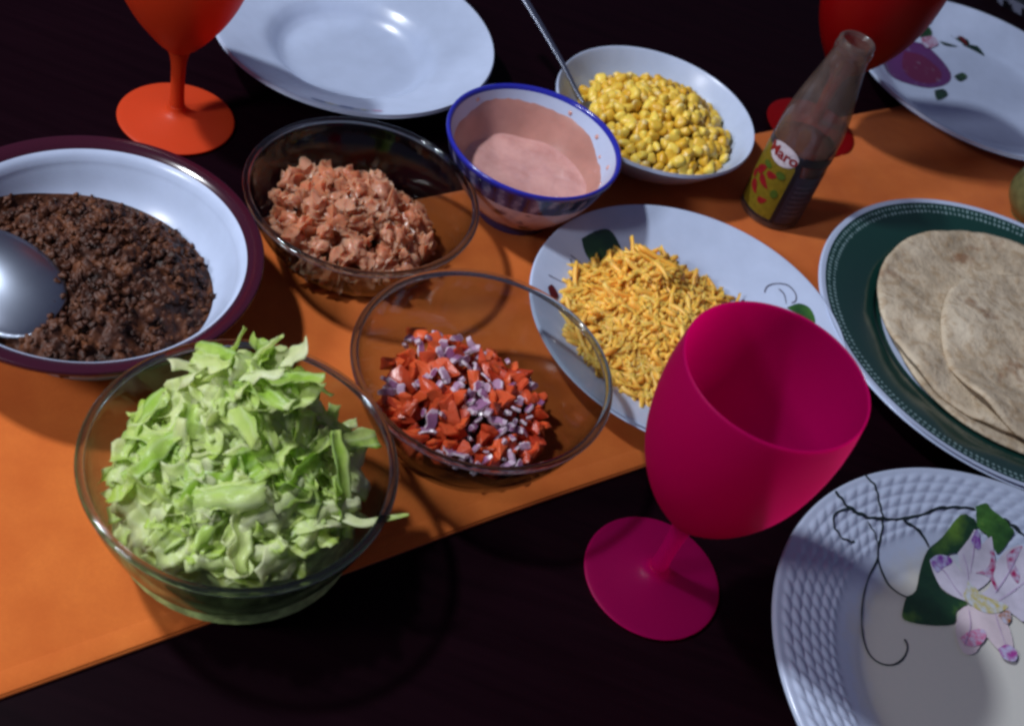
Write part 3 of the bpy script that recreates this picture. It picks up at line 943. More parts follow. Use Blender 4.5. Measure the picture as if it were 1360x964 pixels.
# ---------------------------------------------------------------- dice: tomato, onion, pale dice
def dice(name, mat, size, jit, seed, sq=(1, 1, 1), ease=.10, wob=.12, sharp=80):
    """an irregular knife-cut chunk: hull of a jittered block, edges eased, faces dented"""
    r = random.Random(seed)
    bm = bmesh.new()
    for sx in (-.5, .5):
        for sy in (-.5, .5):
            for sz in (-.5, .5):
                if r.random() < .12: continue
                bm.verts.new((sx * sq[0] + r.uniform(-jit, jit), sy * sq[1] + r.uniform(-jit, jit), sz * sq[2] + r.uniform(-jit, jit)))
    bmesh.ops.convex_hull(bm, input=list(bm.verts))
    bmesh.ops.dissolve_limit(bm, angle_limit=.25, verts=list(bm.verts), edges=list(bm.edges))
    bmesh.ops.bevel(bm, geom=list(bm.edges), offset=ease, segments=2, affect='EDGES')
    bmesh.ops.triangulate(bm, faces=bm.faces)
    le = [e for e in bm.edges if e.calc_length() > .3]
    bmesh.ops.subdivide_edges(bm, edges=le, cuts=1)
    bmesh.ops.triangulate(bm, faces=bm.faces)
    for v in bm.verts:
        v.co += Vector((noise.noise(v.co * 3.4 + Vector((seed, 0, 0))), noise.noise(v.co * 3.4 + Vector((0, seed, 0))), noise.noise(v.co * 3.4 + Vector((0, 0, seed))))) * wob
        v.co *= size
    me = bpy.data.meshes.new(name); bm.to_mesh(me); bm.free()
    me.materials.append(mat); me.polygons.foreach_set('use_smooth', [f.area > 0 for f in me.polygons])
    try: me.set_sharp_from_angle(angle=math.radians(sharp))
    except Exception: pass
    return me
def mk_tomato():
    n = N('raw_red_tomato')
    c = n.mix(n.rand(), srgb(160, 30, 16), srgb(214, 92, 48))
    c = n.mix(n.math('MULTIPLY', n.noise(150, 3), 0.55), c, srgb(216, 100, 58))
    return n.end(n.bsdf(c, 0.30, 0.4, n.bump(n.noise(300, 3), 0.4, 0.001), Subsurface_Weight=0.4, Subsurface_Radius=(0.005, 0.001, 0.0006), Subsurface_Scale=0.5))
M['tomato'] = mk_tomato()
def mk_onion():
    n = N('raw_purple_onion')
    g = n.coord('Generated')
    sx = n.n('ShaderNodeSeparateXYZ'); n.l(g, sx.inputs[0])
    f = n.math('ADD', sx.outputs[2], n.math('MULTIPLY', n.noise(180, 2), 0.35))
    c = n.ramp(f, [(0.55, srgb(222, 208, 216)), (1.0, srgb(206, 178, 200)), (1.2, srgb(150, 84, 136))])
    c = n.mix(n.math('MULTIPLY', n.rand(), 0.4), c, srgb(226, 216, 228))
    return n.end(n.bsdf(c, 0.25, 0.5, None, Subsurface_Weight=0.25, Subsurface_Radius=(0.003, 0.002, 0.003), Subsurface_Scale=0.5), .28, (.95, .88, .95, 1))
M['onion'] = mk_onion()
def mk_pale():
    n = N('pale_peach_dice_flesh')
    c = n.mix(n.rand(), srgb(214, 142, 108), srgb(228, 178, 150))
    c = n.mix(n.math('MULTIPLY', n.noise(130, 3), 0.6), c, srgb(184, 102, 64))
    return n.end(n.bsdf(c, 0.26, 0.4, n.bump(n.noise(260, 3), 0.3, 0.001), Subsurface_Weight=0.8, Subsurface_Radius=(0.007, 0.0035, 0.0022), Subsurface_Scale=1.0), .36, (1.0, .80, .66, 1))
M['pale'] = mk_pale()
tom = [dice('tomato_dice', M['tomato'], .0104, .22, s, rnd.choice(((1, .8, .6), (1.2, .8, .55), (.9, .9, .7), (1.1, .6, .6))), .05, .10, 35) for s in range(14)]
pal = [dice('pale_dice', M['pale'], .0145, .18, 40 + s, rnd.choice(((1, .8, .7), (1.1, .9, .6), (.9, .9, .8), (1.25, .7, .6))), .20, .20) for s in range(12)]
oni = []
for s in range(16):     # curved slivers of onion layer
    r = random.Random(90 + s)
    L, Wd, T = r.uniform(.0045, .0115), r.uniform(.0026, .0060), r.uniform(.0010, .0018)
    bend = r.uniform(.5, 1.3)
    V, F = [], []
    NUx = 6
    for i in range(NUx + 1):
        u = -.5 + i / NUx
        a = u * bend
        R = L / bend
        px, pz = R * math.sin(a), R * (math.cos(a) - 1)
        for (v, t) in ((-.5, 0), (.5, 0), (.42, 1), (-.42, 1)):
            ww = Wd * (1 - .30 * abs(2*u) ** 3) * (1 + .6 * noise.noise(Vector((u * 4, s * 2.0, v))))
            V.append((px + math.sin(a) * T * t, v * ww, pz + math.cos(a) * T * t))
        if i:
            for k in range(4):
                k2 = (k + 1) % 4; o_ = (i - 1) * 4
                F.append((o_ + k, o_ + k2, o_ + 4 + k2, o_ + 4 + k))
    F.append((3, 2, 1, 0)); F.append(tuple(NUx * 4 + k for k in range(4)))
    oni.append(mesh('onion_piece', V, F, M['onion'], False))

def glass_in(prof, R0=0.0):
    zz = sorted((z, r - .0032) for r, z in prof)
    def f(z):
        z -= RZ
        for (a, ra), (b, rb) in zip(zz, zz[1:]):
            if z <= b: return ra + (rb - ra) * max(0, z - a) / max(1e-9, b - a)
        return zz[-1][1]
    return f
inA, inB, inC = glass_in(profA), glass_in(profB), glass_in(profC)

ac = (-.024, .448)
def hA(x, y):
    dx, dy = x - ac[0], y - ac[1]
    a, b = (dx + dy * -.35) / .058, (dy + dx * .15) / .048
    d = math.hypot(a, b)
    back = max(0, 1 - math.hypot(x + .055, y - .468) / .035) * .010
    return RZ + .0075 + .017 * max(0, 1 - d ** 2) + back
def inApile(layer):
    def f():
        a, q = rnd.uniform(0, 2*PI), math.sqrt(rnd.random())
        x = ac[0] + .060 * q * math.cos(a); y = ac[1] + .048 * q * math.sin(a)
        z = RZ + .010 + (hA(x, y) - RZ - .008) * layer
        if math.hypot(x - A_[0], y - A_[1]) > inA(z) - .005: return None
        return (x, y, z + rnd.uniform(-.001, .0015))
    return f
for layer, nt, no in ((.3, 62, 22), (1.0, 84, 80)):
    P = scatter(nt + no, inApile(layer), .0058)
    P.sort(key=lambda p: noise.noise(Vector((p[0] * 55, p[1] * 55, 3.7))) + rnd.uniform(-.4, .4))
    for i, p in enumerate(P):
        if i < len(P) * nt / (nt + no):
            o = obj('tomato_dice', rnd.choice(tom), None, p, rand_rot())
            tag(o, 'chopped red tomato piece among onion in the middle glass bowl', 'tomato piece', 'chopped tomato pieces in the glass bowl')
        else:
            o = obj('onion_piece', rnd.choice(oni), None, (p[0], p[1], p[2] + .0030), (rnd.uniform(-1.1, 1.1), rnd.uniform(-1.1, 1.1), rnd.uniform(0, 6.3)))
            tag(o, 'pale purple onion sliver among tomato in the middle glass bowl', 'onion piece', 'chopped onion pieces in the glass bowl')
        s = rnd.uniform(.8, 1.2); o.scale = (s, s, s)

bc = (-.132, .552)
def hB(x, y):
    d = math.hypot((x - bc[0]) / .060, (y - bc[1]) / .050)
    return RZ + .008 + .022 * max(0, 1 - d ** 2.2) + .003 * noise.noise(Vector((x * 50, y * 50, 8)))
def inBpile(layer):
    def f():
        a, q = rnd.uniform(0, 2*PI), math.sqrt(rnd.random())
        x = bc[0] + .060 * q * math.cos(a); y = bc[1] + .050 * q * math.sin(a)
        z = RZ + .010 + (hB(x, y) - RZ - .008) * layer
        if math.hypot(x - B_[0], y - B_[1]) > inB(z) - .006: return None
        return (x, y, z + rnd.uniform(-.0015, .002))
    return f
for layer, nb in ((.3, 50), (1.0, 105)):
    for p in scatter(nb, inBpile(layer), .0080):
        o = obj('pale_dice', rnd.choice(pal), None, p, rand_rot())
        s = rnd.uniform(.8, 1.2); o.scale = (s, s, s)
        tag(o, 'pale peach translucent dice in the glass bowl beside the maroon rimmed bowl', 'diced piece', 'pale dice in the glass bowl')
for p, rz, lab in (((-.079, .561, .0125), .9, 'lone pale dice on the bare bowl floor, closest to the blue rimmed sauce bowl'), ((-.088, .572, .012), .2, 'pale dice lying loose on the bowl floor, between the heap and the lone dice'), ((-.094, .585, .014), 2.0, 'pale dice lying loose at the back of the heap, against the far glass wall')):
    o = obj('pale_dice', pal[3], None, p, (0.2, 0.1, rz))
    tag(o, lab, 'diced piece', 'pale dice in the glass bowl')

# ---------------------------------------------------------------- lettuce
def mk_leaf(name, rib, green, tr=.58):
    """pale along one edge, greener towards the other"""
    n = N(name)
    g = n.coord('Generated')
    sx = n.n('ShaderNodeSeparateXYZ'); n.l(g, sx.inputs[0])
    q = n.math('ADD', n.math('MULTIPLY', sx.outputs[1], 0.75), n.math('MULTIPLY', n.math('SUBTRACT', n.noise(90, 4), 0.5), 1.0))
    q = n.math('ADD', q, n.math('MULTIPLY', n.math('SUBTRACT', n.rand(), 0.5), 0.6))
    c = n.ramp(q, [(0.1, rib), (0.85, green)])
    vein = n.n('ShaderNodeTexWave'); vein.inputs['Scale'].default_value = 55; vein.inputs['Distortion'].default_value = 5; vein.bands_direction = 'Y'
    n.l(n.coord(), vein.inputs[0])
    c = n.mix(n.math('MULTIPLY', n.math('POWER', vein.outputs['Fac'], 4.0), 0.35), c, srgb(234, 242, 214))
    p = n.bsdf(c, 0.30, 0.4, n.bump(n.math('ADD', n.noise(230, 3), vein.outputs['Fac']), 0.35, 0.001))
    t = n.n('ShaderNodeBsdfTranslucent'); n.l(c, t.inputs[0])
    mx = n.n('ShaderNodeMixShader'); mx.inputs[0].default_value = tr
    n.l(p, mx.inputs[1]); n.l(t.outputs[0], mx.inputs[2])
    return n.end(mx.outputs[0])
LM = [mk_leaf('lettuce_pale_rib', srgb(242, 246, 208), srgb(214, 234, 140)), mk_leaf('lettuce_light_green', srgb(238, 244, 192), srgb(206, 230, 108)), mk_leaf('lettuce_mid_green', srgb(224, 238, 154), srgb(178, 214, 80))]
def shred(seed, mat):
    r = random.Random(seed)
    L, Wd = r.uniform(.026, .056), r.choice((.008, .011, .014, .018, .023)) * r.uniform(.85, 1.2)
    if seed % 5 == 0: L, Wd = r.uniform(.045, .064), r.uniform(.007, .013)
    bend, twist, curl = r.uniform(-.6, 1.6), r.uniform(-1.1, 1.1), r.uniform(-.8, .8)
    amp, rip = r.uniform(.0005, .0017), r.choice((.0002, .0004, .0006, .0015))
    T = .00026
    NUx, NVx = 20, 6
    top = []
    x = z = 0.0; ang = -bend / 2
    fr = r.uniform(2, 5) * 2 * PI; ph = r.uniform(0, 6)
    for i in range(NUx + 1):
        u = i / NUx
        if i:
            x += L / NUx * math.cos(ang); z += L / NUx * math.sin(ang)
            ang += bend / NUx
        tw = twist * (u - .5)
        wv = Wd * (.5 + .5 * math.sin(PI * (.12 + .76 * u)) ** .6) * (1 + .5 * noise.noise(Vector((u * 6, seed, 0))))
        sh = Wd * .5 * noise.noise(Vector((u * 3, seed, 9)))
        for j in range(NVx + 1):
            v = -.5 + j / NVx
            y = v * wv * (1 + .25 * noise.noise(Vector((u * 12, seed + v * 2, 4)))) + sh
            h = curl * wv * (v * v - .08) * 1.8 + rip * abs(2*v) * math.sin(u * fr + ph + (2 if v > 0 else 0)) + amp * noise.noise(Vector((x * 130, y * 130, seed)))
            top.append((x - L * .45, y * math.cos(tw) - h * math.sin(tw), z + y * math.sin(tw) + h * math.cos(tw)))
    n = len(top)
    V = top + [(a, b, c - T) for a, b, c in top]
    F = []
    Wn = NVx + 1
    for i in range(NUx):
        for j in range(NVx):
            a = i * Wn + j
            F.append((a, a + Wn, a + Wn + 1, a + 1)); F.append((n + a, n + a + 1, n + a + Wn + 1, n + a + Wn))
        for j in (0, NVx):
            a = i * Wn + j
            F.append((a, n + a, n + a + Wn, a + Wn) if j == 0 else (a, a + Wn, n + a + Wn, n + a))
    for j in range(NVx):
        a = j; b = NUx * Wn + j
        F.append((a, a + 1, n + a + 1, n + a)); F.append((b, n + b, n + b + 1, b + 1))
    return mesh('lettuce_shred', V, F, mat)
shreds = [shred(200 + s, LM[(0, 1, 2, 1, 1, 2, 0, 1, 2, 1)[s % 10]]) for s in range(40)]
lc = (-.103, .326)
def hL(x, y):
    d = math.hypot((x - lc[0]) / .074, (y - lc[1]) / .072)
    m = .030 + .044 * max(0, 1 - d ** 2.6) ** .75
    m += .017 * max(0, 1 - math.hypot((x + .115) / .034, (y - .350) / .024) ** 2)
    return m
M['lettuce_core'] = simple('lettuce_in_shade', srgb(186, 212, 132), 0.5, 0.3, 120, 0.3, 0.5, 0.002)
floorC = lambda x, y: RZ + .006
o = obj('lettuce_heap', mound('lettuce_heap', M['lettuce_core'], lc[0], lc[1], .060, .058, lambda x, y: hL(x, y) - .010, floorC, 48, 16, .005, 110))
tag(o, 'packed lettuce beneath the loose shreds in the glass bowl', 'lettuce', kind='stuff')
def inL():
    a, q = rnd.uniform(0, 2*PI), rnd.random() ** .55
    x = lc[0] + .069 * q * math.cos(a); y = lc[1] + .067 * q * math.sin(a)
    z = hL(x, y) + rnd.uniform(-.006, .003)
    d = math.hypot(x - C_[0], y - C_[1])
    if z < C_[3] + .004 and d > inC(z) - .017: return None
    return (x, y, z)
def inside_bowl(me, q, s, p):
    for v in list(me.vertices)[::5]:
        a = q @ (v.co * s) + Vector(p)
        if a.z < RZ + .007: return False
        if a.z < C_[3] + .002 and math.hypot(a.x - C_[0], a.y - C_[1]) > inC(a.z) - .0008: return False
        if math.hypot(a.x - C_[0], a.y - C_[1]) > C_[2] + .004: return False
    return True
def place_shred(p, tilt=None):
    for _ in range(14):
        o = try_shred(p, tilt)
        if o: return o
    return None
def try_shred(p, tilt=None):
    e = .004
    gx = (hL(p[0] + e, p[1]) - hL(p[0] - e, p[1])) / (2 * e); gy = (hL(p[0], p[1] + e) - hL(p[0], p[1] - e)) / (2 * e)
    nrm = Vector((-gx, -gy, 1)).normalized()
    nrm = (nrm + Vector((rnd.uniform(-.42, .42), rnd.uniform(-.42, .42), 0))).normalized()
    q = nrm.to_track_quat('Z', 'Y').to_matrix() @ Matrix.Rotation(rnd.uniform(0, 2*PI), 3, 'Z')
    if tilt: q = Matrix.Rotation(tilt[0], 3, 'X') @ Matrix.Rotation(tilt[1], 3, 'Y') @ Matrix.Rotation(rnd.uniform(-.6, .6), 3, 'Z')
    me = rnd.choice(shreds); s = rnd.uniform(.7, 1.1)
    if not inside_bowl(me, q, s, p): return None
    o = obj('lettuce_shred', me, None, p)
    o.rotation_euler = q.to_euler(); o.scale = (s, s, s)
    tag(o, 'crisp green lettuce shred heaped in the glass bowl nearest the front', 'lettuce shred', 'lettuce shreds in the glass bowl')
    return o
for p in scatter(284, inL, .0046): place_shred(p)
for k in range(12):      # the tuft that stands up at the back
    a = rnd.uniform(0, 2*PI)
    place_shred((-.117 + .018 * math.cos(a), .352 + .010 * math.sin(a), .088 + rnd.uniform(-.006, .004)), (rnd.uniform(-.6, .6), rnd.uniform(-1.2, -.4)))
# one thin pale strip hangs over the rim
L = smooth_line([Vector((-.066, .318, .0600)), Vector((-.050, .314, .0615)), Vector((-.0400, .3130, .0625)), Vector((-.0315, .3185, .0635)), Vector((-.0210, .3262, .0635))], 6)
V, F = [], []
for i, p in enumerate(L):
    d = (L[min(i + 1, len(L) - 1)] - L[max(i - 1, 0)]).normalized(); a_ = d.cross(Vector((0, 0, 1))).normalized(); b_ = a_.cross(d)
    u = i / (len(L) - 1); wv = .0030 * (1 - u) ** .7 + .0004
    for q_, t_ in ((-1, .0006), (0, -.0004), (1, .0006), (1, .0001), (0, -.0009), (-1, .0001)):
        V.append(p + a_ * wv * q_ + b_ * t_)
    if i:
        for k in range(6):
            k2 = (k + 1) % 6; o_ = (i - 1) * 6
            F.append((o_ + k, o_ + k2, o_ + 6 + k2, o_ + 6 + k))
F.append(tuple(range(6))[::-1]); F.append(tuple((len(L) - 1) * 6 + k for k in range(6)))
o = obj('lettuce_shred', mesh('lettuce_strip', V, F, LM[0]))
tag(o, 'thin pale pointed lettuce strip sticking out over the rim of the lettuce bowl', 'lettuce shred', 'lettuce shreds in the glass bowl')
# ---------------------------------------------------------------- shredded cheese
M['cheese'] = None
def mk_cheese():
    n = N('shredded_cheddar')
    c = n.mix(n.rand(), srgb(243, 176, 70), srgb(249, 204, 110))
    c = n.mix(n.math('MULTIPLY', n.noise(240, 3), 0.3), c, srgb(234, 168, 66))
    return n.end(n.bsdf(c, 0.42, 0.35, None, Subsurface_Weight=0.6, Subsurface_Radius=(0.005, 0.003, 0.001), Subsurface_Scale=1.0))
M['cheese'] = mk_cheese()
def strand(seed):
    r = random.Random(seed)
    L = r.uniform(.010, .032); bend = r.uniform(-1.5, 1.5); b2 = r.uniform(-.8, .8)
    pts = []; x = y = z = 0; a = -bend / 2; e = -b2 / 2
    for i in range(7):
        pts.append((x, y, z))
        x += L / 6 * math.cos(a) * math.cos(e); y += L / 6 * math.sin(a); z += L / 6 * math.sin(e); a += bend / 6; e += b2 / 6
    cx = pts[3]
    pts = [(p[0] - cx[0], p[1] - cx[1], p[2] - cx[2]) for p in pts]
    rr = r.choice((.0010, .0013, .0016, .0019))
    return tube(pts, [rr * .75] + [rr * r.uniform(.8, 1.2) for _ in range(5)] + [rr * .7], 6)
strands = [strand(300 + s) for s in range(36)]
smesh = [mesh('cheese_shred', v, f, M['cheese']) for v, f in strands]
floorH = lambda x, y: interp(math.hypot(x - .098, y - .573), topH)
hc = (.083, .565)
def hH(x, y):
    dx, dy = x - hc[0], y - hc[1]
    d = math.hypot((dx * .94 + dy * .34) / .063, (-dx * .34 + dy * .94) / .064)
    m = .008 + .020 * max(0, 1 - d ** 1.8)
    return m + .017 * max(0, 1 - math.hypot((x - .062) / .026, (y - .600) / .020) ** 2)
def inH():
    a, q = rnd.uniform(0, 2*PI), math.sqrt(rnd.random())
    x = hc[0] + .064 * q * math.cos(a); y = hc[1] + .066 * q * math.sin(a)
    return (x, y, max(hH(x, y), floorH(x, y) + .0012) + rnd.uniform(-.002, .0025))
low = []
for _ in range(1600):
    p = inH()
    R = Matrix.Rotation(rnd.uniform(0, 6.3), 3, 'Z') @ Matrix.Rotation(rnd.uniform(-.5, .5), 3, 'X') @ Matrix.Rotation(rnd.uniform(-.4, .4), 3, 'Y')
    v, f = rnd.choice(strands)
    low.append(([R @ Vector(q) + Vector((p[0], p[1], max(p[2] - rnd.uniform(.0002, .0030), floorH(p[0], p[1]) + .001))) for q in v], f))
mm = mound('c', M['cheese'], hc[0], hc[1], .058, .060, lambda x, y: hH(x, y) - .0022, floorH, 72, 24, .0016, 240)
mv = ([v.co.copy() for v in mm.vertices], [tuple(p.vertices) for p in mm.polygons])
bpy.data.meshes.remove(mm)
o = obj('cheese_heap', mesh('cheese_heap', *join([mv] + low), M['cheese']))
tag(o, 'packed shredded cheese beneath the loose strands on the leaf print plate', 'cheese', kind='stuff')
for p in scatter(296, inH, .0040):
    o = obj('cheese_shred', rnd.choice(smesh), None, p, (rnd.uniform(-.4, .4), rnd.uniform(-.4, .4), rnd.uniform(0, 6.3)))
    tag(o, 'yellow cheese strand heaped on the leaf print plate', 'cheese shred', 'cheese shreds on the plate')

# ---------------------------------------------------------------- tortillas
def mk_tortilla():
    n = N('toasted_flour_tortilla')
    f = n.noise(24, 5)
    c = n.ramp(f, [(0.3, srgb(126, 112, 94)), (0.5, srgb(190, 174, 150)), (0.75, srgb(212, 200, 178))])
    fl = n.noise(150, 4)
    c = n.mix(n.math('MULTIPLY', n.ramp(fl, [(0.5, (0, 0, 0, 1)), (0.62, (1, 1, 1, 1))]), 0.45), c, srgb(150, 122, 88))
    sp_ = n.math('MULTIPLY', n.ramp(n.noise(38, 4), [(0.60, (0, 0, 0, 1)), (0.70, (1, 1, 1, 1))]), 0.7)
    c = n.mix(sp_, c, srgb(116, 72, 40))
    return n.end(n.bsdf(c, 0.85, 0.15, n.bump(n.math('ADD', fl, f), 0.8, 0.0024)))
M['tortilla'] = mk_tortilla()
floorI = lambda x, y: interp(math.hypot(x - .320, y - .672), topI)
def tortilla(label, cx, cy, R, z, seed, tilt=(0, 0)):
    n, rings, T = 120, 32, .0028
    V, F = [], []
    def hz(x, y):
        d = math.hypot(x - cx, y - cy) / R
        th = math.atan2(y - cy, x - cx)
        h = z + .0044 * noise.noise(Vector((x * 20, y * 20, seed))) + .0019 * noise.noise(Vector((x * 55, y * 55, seed + 3))) + .0005 * noise.noise(Vector((x * 150, y * 150, seed)))
        h += .0055 * max(0, d - .72) / .28 * max(0, noise.noise(Vector((math.cos(th) * 2.2, math.sin(th) * 2.2, seed + 7))) + .1)
        return max(h, floorI(x, y) + .0006 + (z - .0085) * .75)
    for side in (0, 1):
        V.append((cx, cy, hz(cx, cy) + (T if side == 0 else 0)))
        for i in range(1, rings + 1):
            for k in range(n):
                th = 2 * PI * k / n
                rr = R * (1 + .035 * noise.noise(Vector((math.cos(th) * 1.5, math.sin(th) * 1.5, seed))) + .008 * noise.noise(Vector((math.cos(th) * 7, math.sin(th) * 7, seed)))) * i / rings
                x, y = cx + rr * math.cos(th), cy + rr * math.sin(th)
                V.append((x, y, hz(x, y) + (T * (1 if i < rings else .6) if side == 0 else 0)))
    O = 1 + rings * n
    for k in range(n):
        k2 = (k + 1) % n
        F.append((0, 1 + k, 1 + k2)); F.append((O, O + 1 + k2, O + 1 + k))
        for i in range(rings - 1):
            a = 1 + i * n; b = a + n
            F.append((a + k, b + k, b + k2, a + k2)); F.append((O + a + k, O + a + k2, O + b + k2, O + b + k))
        e = 1 + (rings - 1) * n
        F.append((e + k, O + e + k, O + e + k2, e + k2))
    o = obj('tortilla', mesh('tortilla', V, F, M['tortilla']))
    tag(o, label, 'tortilla', 'flour tortillas on the green platter')
tortilla('toasted flour tortilla at the bottom of the pile on the green platter', .338, .672, .104, .0096, 11)
tortilla('wide toasted flour tortilla in the middle of the pile, spreading furthest over the platter', .327, .684, .103, .0138, 4)
tortilla('smaller toasted flour tortilla on top of the pile on the green platter', .359, .664, .090, .0190, 23)

# ---------------------------------------------------------------- hot sauce bottle
BT = (.1425, .746)
bt = thing('sauce_bottle', 'open clear glass hot sauce bottle with yellow and navy label', 'bottle', (*BT, RZ))
bp = [(.0205, .0), (.0228, .0012), (.0232, .004), (.0232, .030), (.0232, .070), (.0230, .079), (.0220, .089), (.0198, .102), (.0168, .117), (.0138, .131), (.0124, .140)]
so = smooth_profile(bp, 5)
lip = [(.0132, .1412), (.0133, .1445), (.0122, .146), (.0122, .149), (.0116, .1505), (.0098, .1505)]
inn = [(r - .0020, z + .002) for r, z in smooth_profile(bp, 5)][::-1]
BG = thin_glass('greyish_bottle_glass', (0.88, 0.87, 0.86), (0.34, 0.35, 0.35), .13)
obj('glass', lathe('bottle_glass', [(0, .0012)] + so + lip + inn + [(0, .004)], BG, 64), bt)
M['brine'] = simple('thin_red_sauce_residue', srgb(120, 34, 18), 0.2, 0.5, 60, 0.2)
n = N('red_sauce_liquid')
tr = n.n('ShaderNodeBsdfTransparent'); tr.inputs[0].default_value = (0.55, 0.22, 0.16, 1)
gl = n.n('ShaderNodeBsdfGlossy'); gl.inputs['Roughness'].default_value = .1
dd = n.n('ShaderNodeBsdfDiffuse'); dd.inputs[0].default_value = srgb(130, 50, 34)
m1 = n.n('ShaderNodeMixShader'); m1.inputs[0].default_value = .35
n.l(tr.outputs[0], m1.inputs[1]); n.l(dd.outputs[0], m1.inputs[2])
M['liquid'] = n.end(m1.outputs[0])
lq = [(0, .0045)] + [(r - .0024, z + .003) for r, z in so if z < .066] + [(0, .0690)]
obj('hot_sauce', lathe('hot_sauce', lq, M['liquid'], 48), bt)
rings = []
for zc in (.1468, .1488):
    ring = [(.0122 + .0007 * math.cos(a), zc + .0006 * math.sin(a)) for a in [2 * PI * k / 8 for k in range(8)]]
    me = lathe('t', ring, BG, 32, close=True)
    rings.append(([v.co.copy() for v in me.vertices], [tuple(p.vertices) for p in me.polygons]))
    bpy.data.meshes.remove(me)
obj('screw_thread', mesh('screw_thread', *join(rings), BG), bt)
# label: wrapped sheets on the glass; angle is measured from +x
def wrap(name, poly, off, mat, cyl=.0233):
    """poly of (angle deg, z) laid round the bottle"""
    bm = bmesh.new()
    vs = [bm.verts.new((math.radians(a) * cyl, z, 0)) for a, z in poly]
    for t in tessellate_polygon([[v.co.copy() for v in vs]]):
        bm.faces.new([vs[i] for i in t])
    for _ in range(5):
        le = [e for e in bm.edges if e.calc_length() > .003]
        if not le: break
        bmesh.ops.subdivide_edges(bm, edges=le, cuts=1); bmesh.ops.triangulate(bm, faces=bm.faces)
    for v in bm.verts:
        a, z = v.co.x / cyl, v.co.y
        r = cyl + off
        v.co = Vector((r * math.cos(a), r * math.sin(a), z))
    bmesh.ops.recalc_face_normals(bm, faces=bm.faces)
    me = bpy.data.meshes.new(name); bm.to_mesh(me); bm.free()
    me.materials.append(mat); me.polygons.foreach_set('use_smooth', [True] * len(me.polygons))
    return obj(name, me, bt)
def ell(ca, cz, ra, rz, n=28, rot=0):
    out = []
    for k in range(n):
        t = 2 * PI * k / n
        x, y = math.cos(t) * ra, math.sin(t) * rz
        out.append((ca + x, cz + y))
    return out
ink = lambda n_, c, r=.4: simple(n_, c, r, 0.4, 300, .12)
LB = {'navy': ink('label_navy', srgb(38, 40, 58)), 'yellow': ink('label_yellow', srgb(112, 96, 24)), 'white': ink('label_white', srgb(190, 182, 192)), 'red': ink('label_red', srgb(128, 24, 30)), 'green': ink('label_green', srgb(66, 88, 30)), 'dark': ink('label_dark', srgb(20, 20, 30)), 'tan': ink('label_tan', srgb(120, 92, 40))}
# yellow front faces left of the camera, navy back face to its right
YC = 232          # centre of the yellow front
wrap('label', [(a, .006) for a in range(YC - 66, YC + 180, 6)] + [(a, .050) for a in range(YC + 174, YC + 42, -6)] + [(YC + 40, .066), (YC - 66, .066)], .0002, LB['navy'])
wrap('shoulder_band', [(a, .0595 + .004 * math.sin(math.radians(a - YC - 30) * 1.3) ** 2 * 0) for a in range(YC + 40, YC + 180, 6)] + [(a, .0665) for a in range(YC + 174, YC + 39, -6)], .0003, LB['dark'])
wrap('label_front', [(YC - 60, .008), (YC + 36, .008), (YC + 36, .054), (YC + 30, .060), (YC - 52, .060), (YC - 60, .054)], .0004, LB['yellow'])
wrap('label_border', [(YC + 36.5, .006), (YC + 44, .006), (YC + 44, .064), (YC + 30, .0655), (YC + 34, .060), (YC + 36.5, .054)], .0004, LB['dark'])
ov = wrap('brand_oval', ell(YC + 4, .061, 31, .0085), .0007, LB['white'])
for (a, z, ra, rz, rot) in ((YC - 22, .040, 16, .0030, .9), (YC - 6, .033, 15, .0028, -.5), (YC + 4, .042, 12, .0026, .4), (YC - 20, .024, 14, .0032, -.7), (YC + 8, .020, 10, .0024, .6), (YC - 36, .032, 10, .003, 1.2)):
    k_ = math.radians(1) * .0233
    pts = []
    for t in [2 * PI * q / 22 for q in range(22)]:
        u, v = math.cos(t) * ra * k_, math.sin(t) * rz * (1 - .55 * math.cos(t))
        v += 14 * u * u
        pts.append((a + (u * math.cos(rot) - v * math.sin(rot)) / k_, z + u * math.sin(rot) + v * math.cos(rot)))
    wrap('pepper_print', pts, .0007, LB['red'])
for (a, z, ra, rz) in ((YC + 18, .046, 9, .003), (YC - 14, .047, 10, .0025), (YC + 22, .030, 7, .0035)):
    wrap('leaf_print', ell(a, z, ra, rz), .0009, LB['green'])
for k in range(7):       # small print lines on the navy side
    wrap('text_line', [(YC + 52, .041 - k*.0045), (YC + 100 - (k % 3) * 8, .041 - k*.0045), (YC + 100 - (k % 3) * 8, .0426 - k*.0045), (YC + 52, .0426 - k*.0045)], .0005, ink('label_grey', srgb(70, 72, 88)))
cu = bpy.data.curves.new('brand_name', 'FONT'); cu.body = 'Maro'; cu.size = .0115; cu.align_x = 'CENTER'; cu.align_y = 'CENTER'; cu.offset = .0003
tmp = bpy.data.objects.new('tmp_text', cu); C.objects.link(tmp)
dg = bpy.context.evaluated_depsgraph_get()
tm = bpy.data.meshes.new_from_object(tmp.evaluated_get(dg))
bpy.data.objects.remove(tmp)
bm = bmesh.new(); bm.from_mesh(tm)
for _ in range(3):
    bmesh.ops.triangulate(bm, faces=bm.faces)
    le = [e for e in bm.edges if e.calc_length() > .002]
    if le: bmesh.ops.subdivide_edges(bm, edges=le, cuts=1)
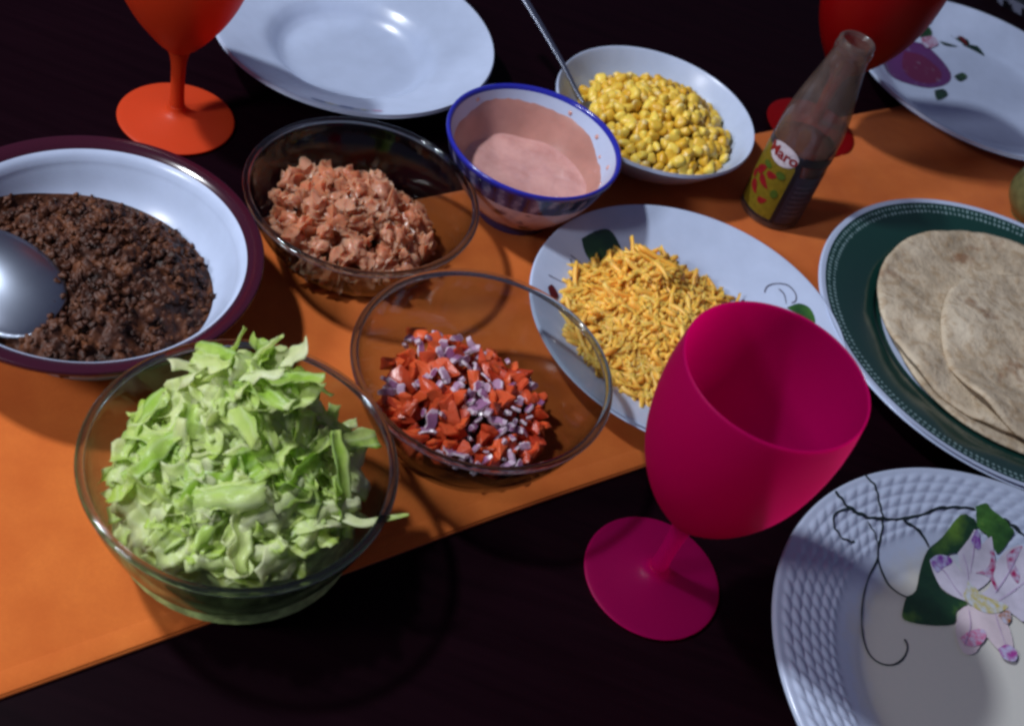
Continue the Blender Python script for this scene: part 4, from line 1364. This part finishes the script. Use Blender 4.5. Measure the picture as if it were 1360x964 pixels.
for v in bm.verts:
    a = math.radians(YC + 4) + v.co.x / .0233; r = .0243
    v.co = Vector((r * math.cos(a), r * math.sin(a), .061 + v.co.y))
bm.to_mesh(tm); bm.free(); tm.materials.clear(); tm.materials.append(LB['red'])
obj('brand_lettering', tm, bt)

# ---------------------------------------------------------------- things cut by the frame, top right
cg = thing('cut_glass_tumbler', 'cut glass tumbler with sparkling facets behind the rose plate', 'glass', (.374, 1.264, 0))
V, F = [], []
rowsN, n = 9, 20
for i in range(rowsN):
    for k in range(n):
        th = 2 * PI * (k + .5 * (i % 2)) / n
        r = .032 + .006 * i / rowsN + (.0025 if (i + k) % 2 else 0)
        V.append((r * math.cos(th), r * math.sin(th), .085 * i / (rowsN - 1)))
for i in range(rowsN - 1):
    for k in range(n):
        k2 = (k + 1) % n
        a, b, c, d = i*n + k, i*n + k2, (i+1)*n + k2, (i+1)*n + k
        if i % 2 == 0: F += [(a, b, d), (b, c, d)]
        else: F += [(a, b, c), (a, c, d)]
b0 = len(V)
for i in range(2):
    for k in range(n):
        th = 2 * PI * k / n
        r = (.034, .028)[i]
        V.append((r * math.cos(th), r * math.sin(th), (.085, .010)[i]))
for k in range(n):
    k2 = (k + 1) % n
    t0 = (rowsN - 1) * n
    F += [(t0 + k, t0 + k2, b0 + k2, b0 + k), (b0 + k, b0 + k2, b0 + n + k2, b0 + n + k)]
F.append(tuple(b0 + n + k for k in range(n))); F.append(tuple(range(n))[::-1])
obj('cup', mesh('cut_glass', V, F, M['glass'], False), cg)

gc = thing('small_cup', 'small olive green rounded cup cut off between the rose plate and the green platter', 'cup', (.361, .864, RZ))
M['olive'] = simple('olive_glaze', srgb(104, 104, 66), 0.3, 0.5, 90, .2)
oc = smooth_profile([(.0, .0), (.017, .0), (.019, .002), (.027, .012), (.030, .022), (.028, .034), (.0255, .040), (.0240, .0405), (.0235, .039), (.026, .030), (.0275, .022), (.024, .012), (.014, .005), (0, .0045)], 4)
obj('body', lathe('small_cup', oc, M['olive'], 48), gc)
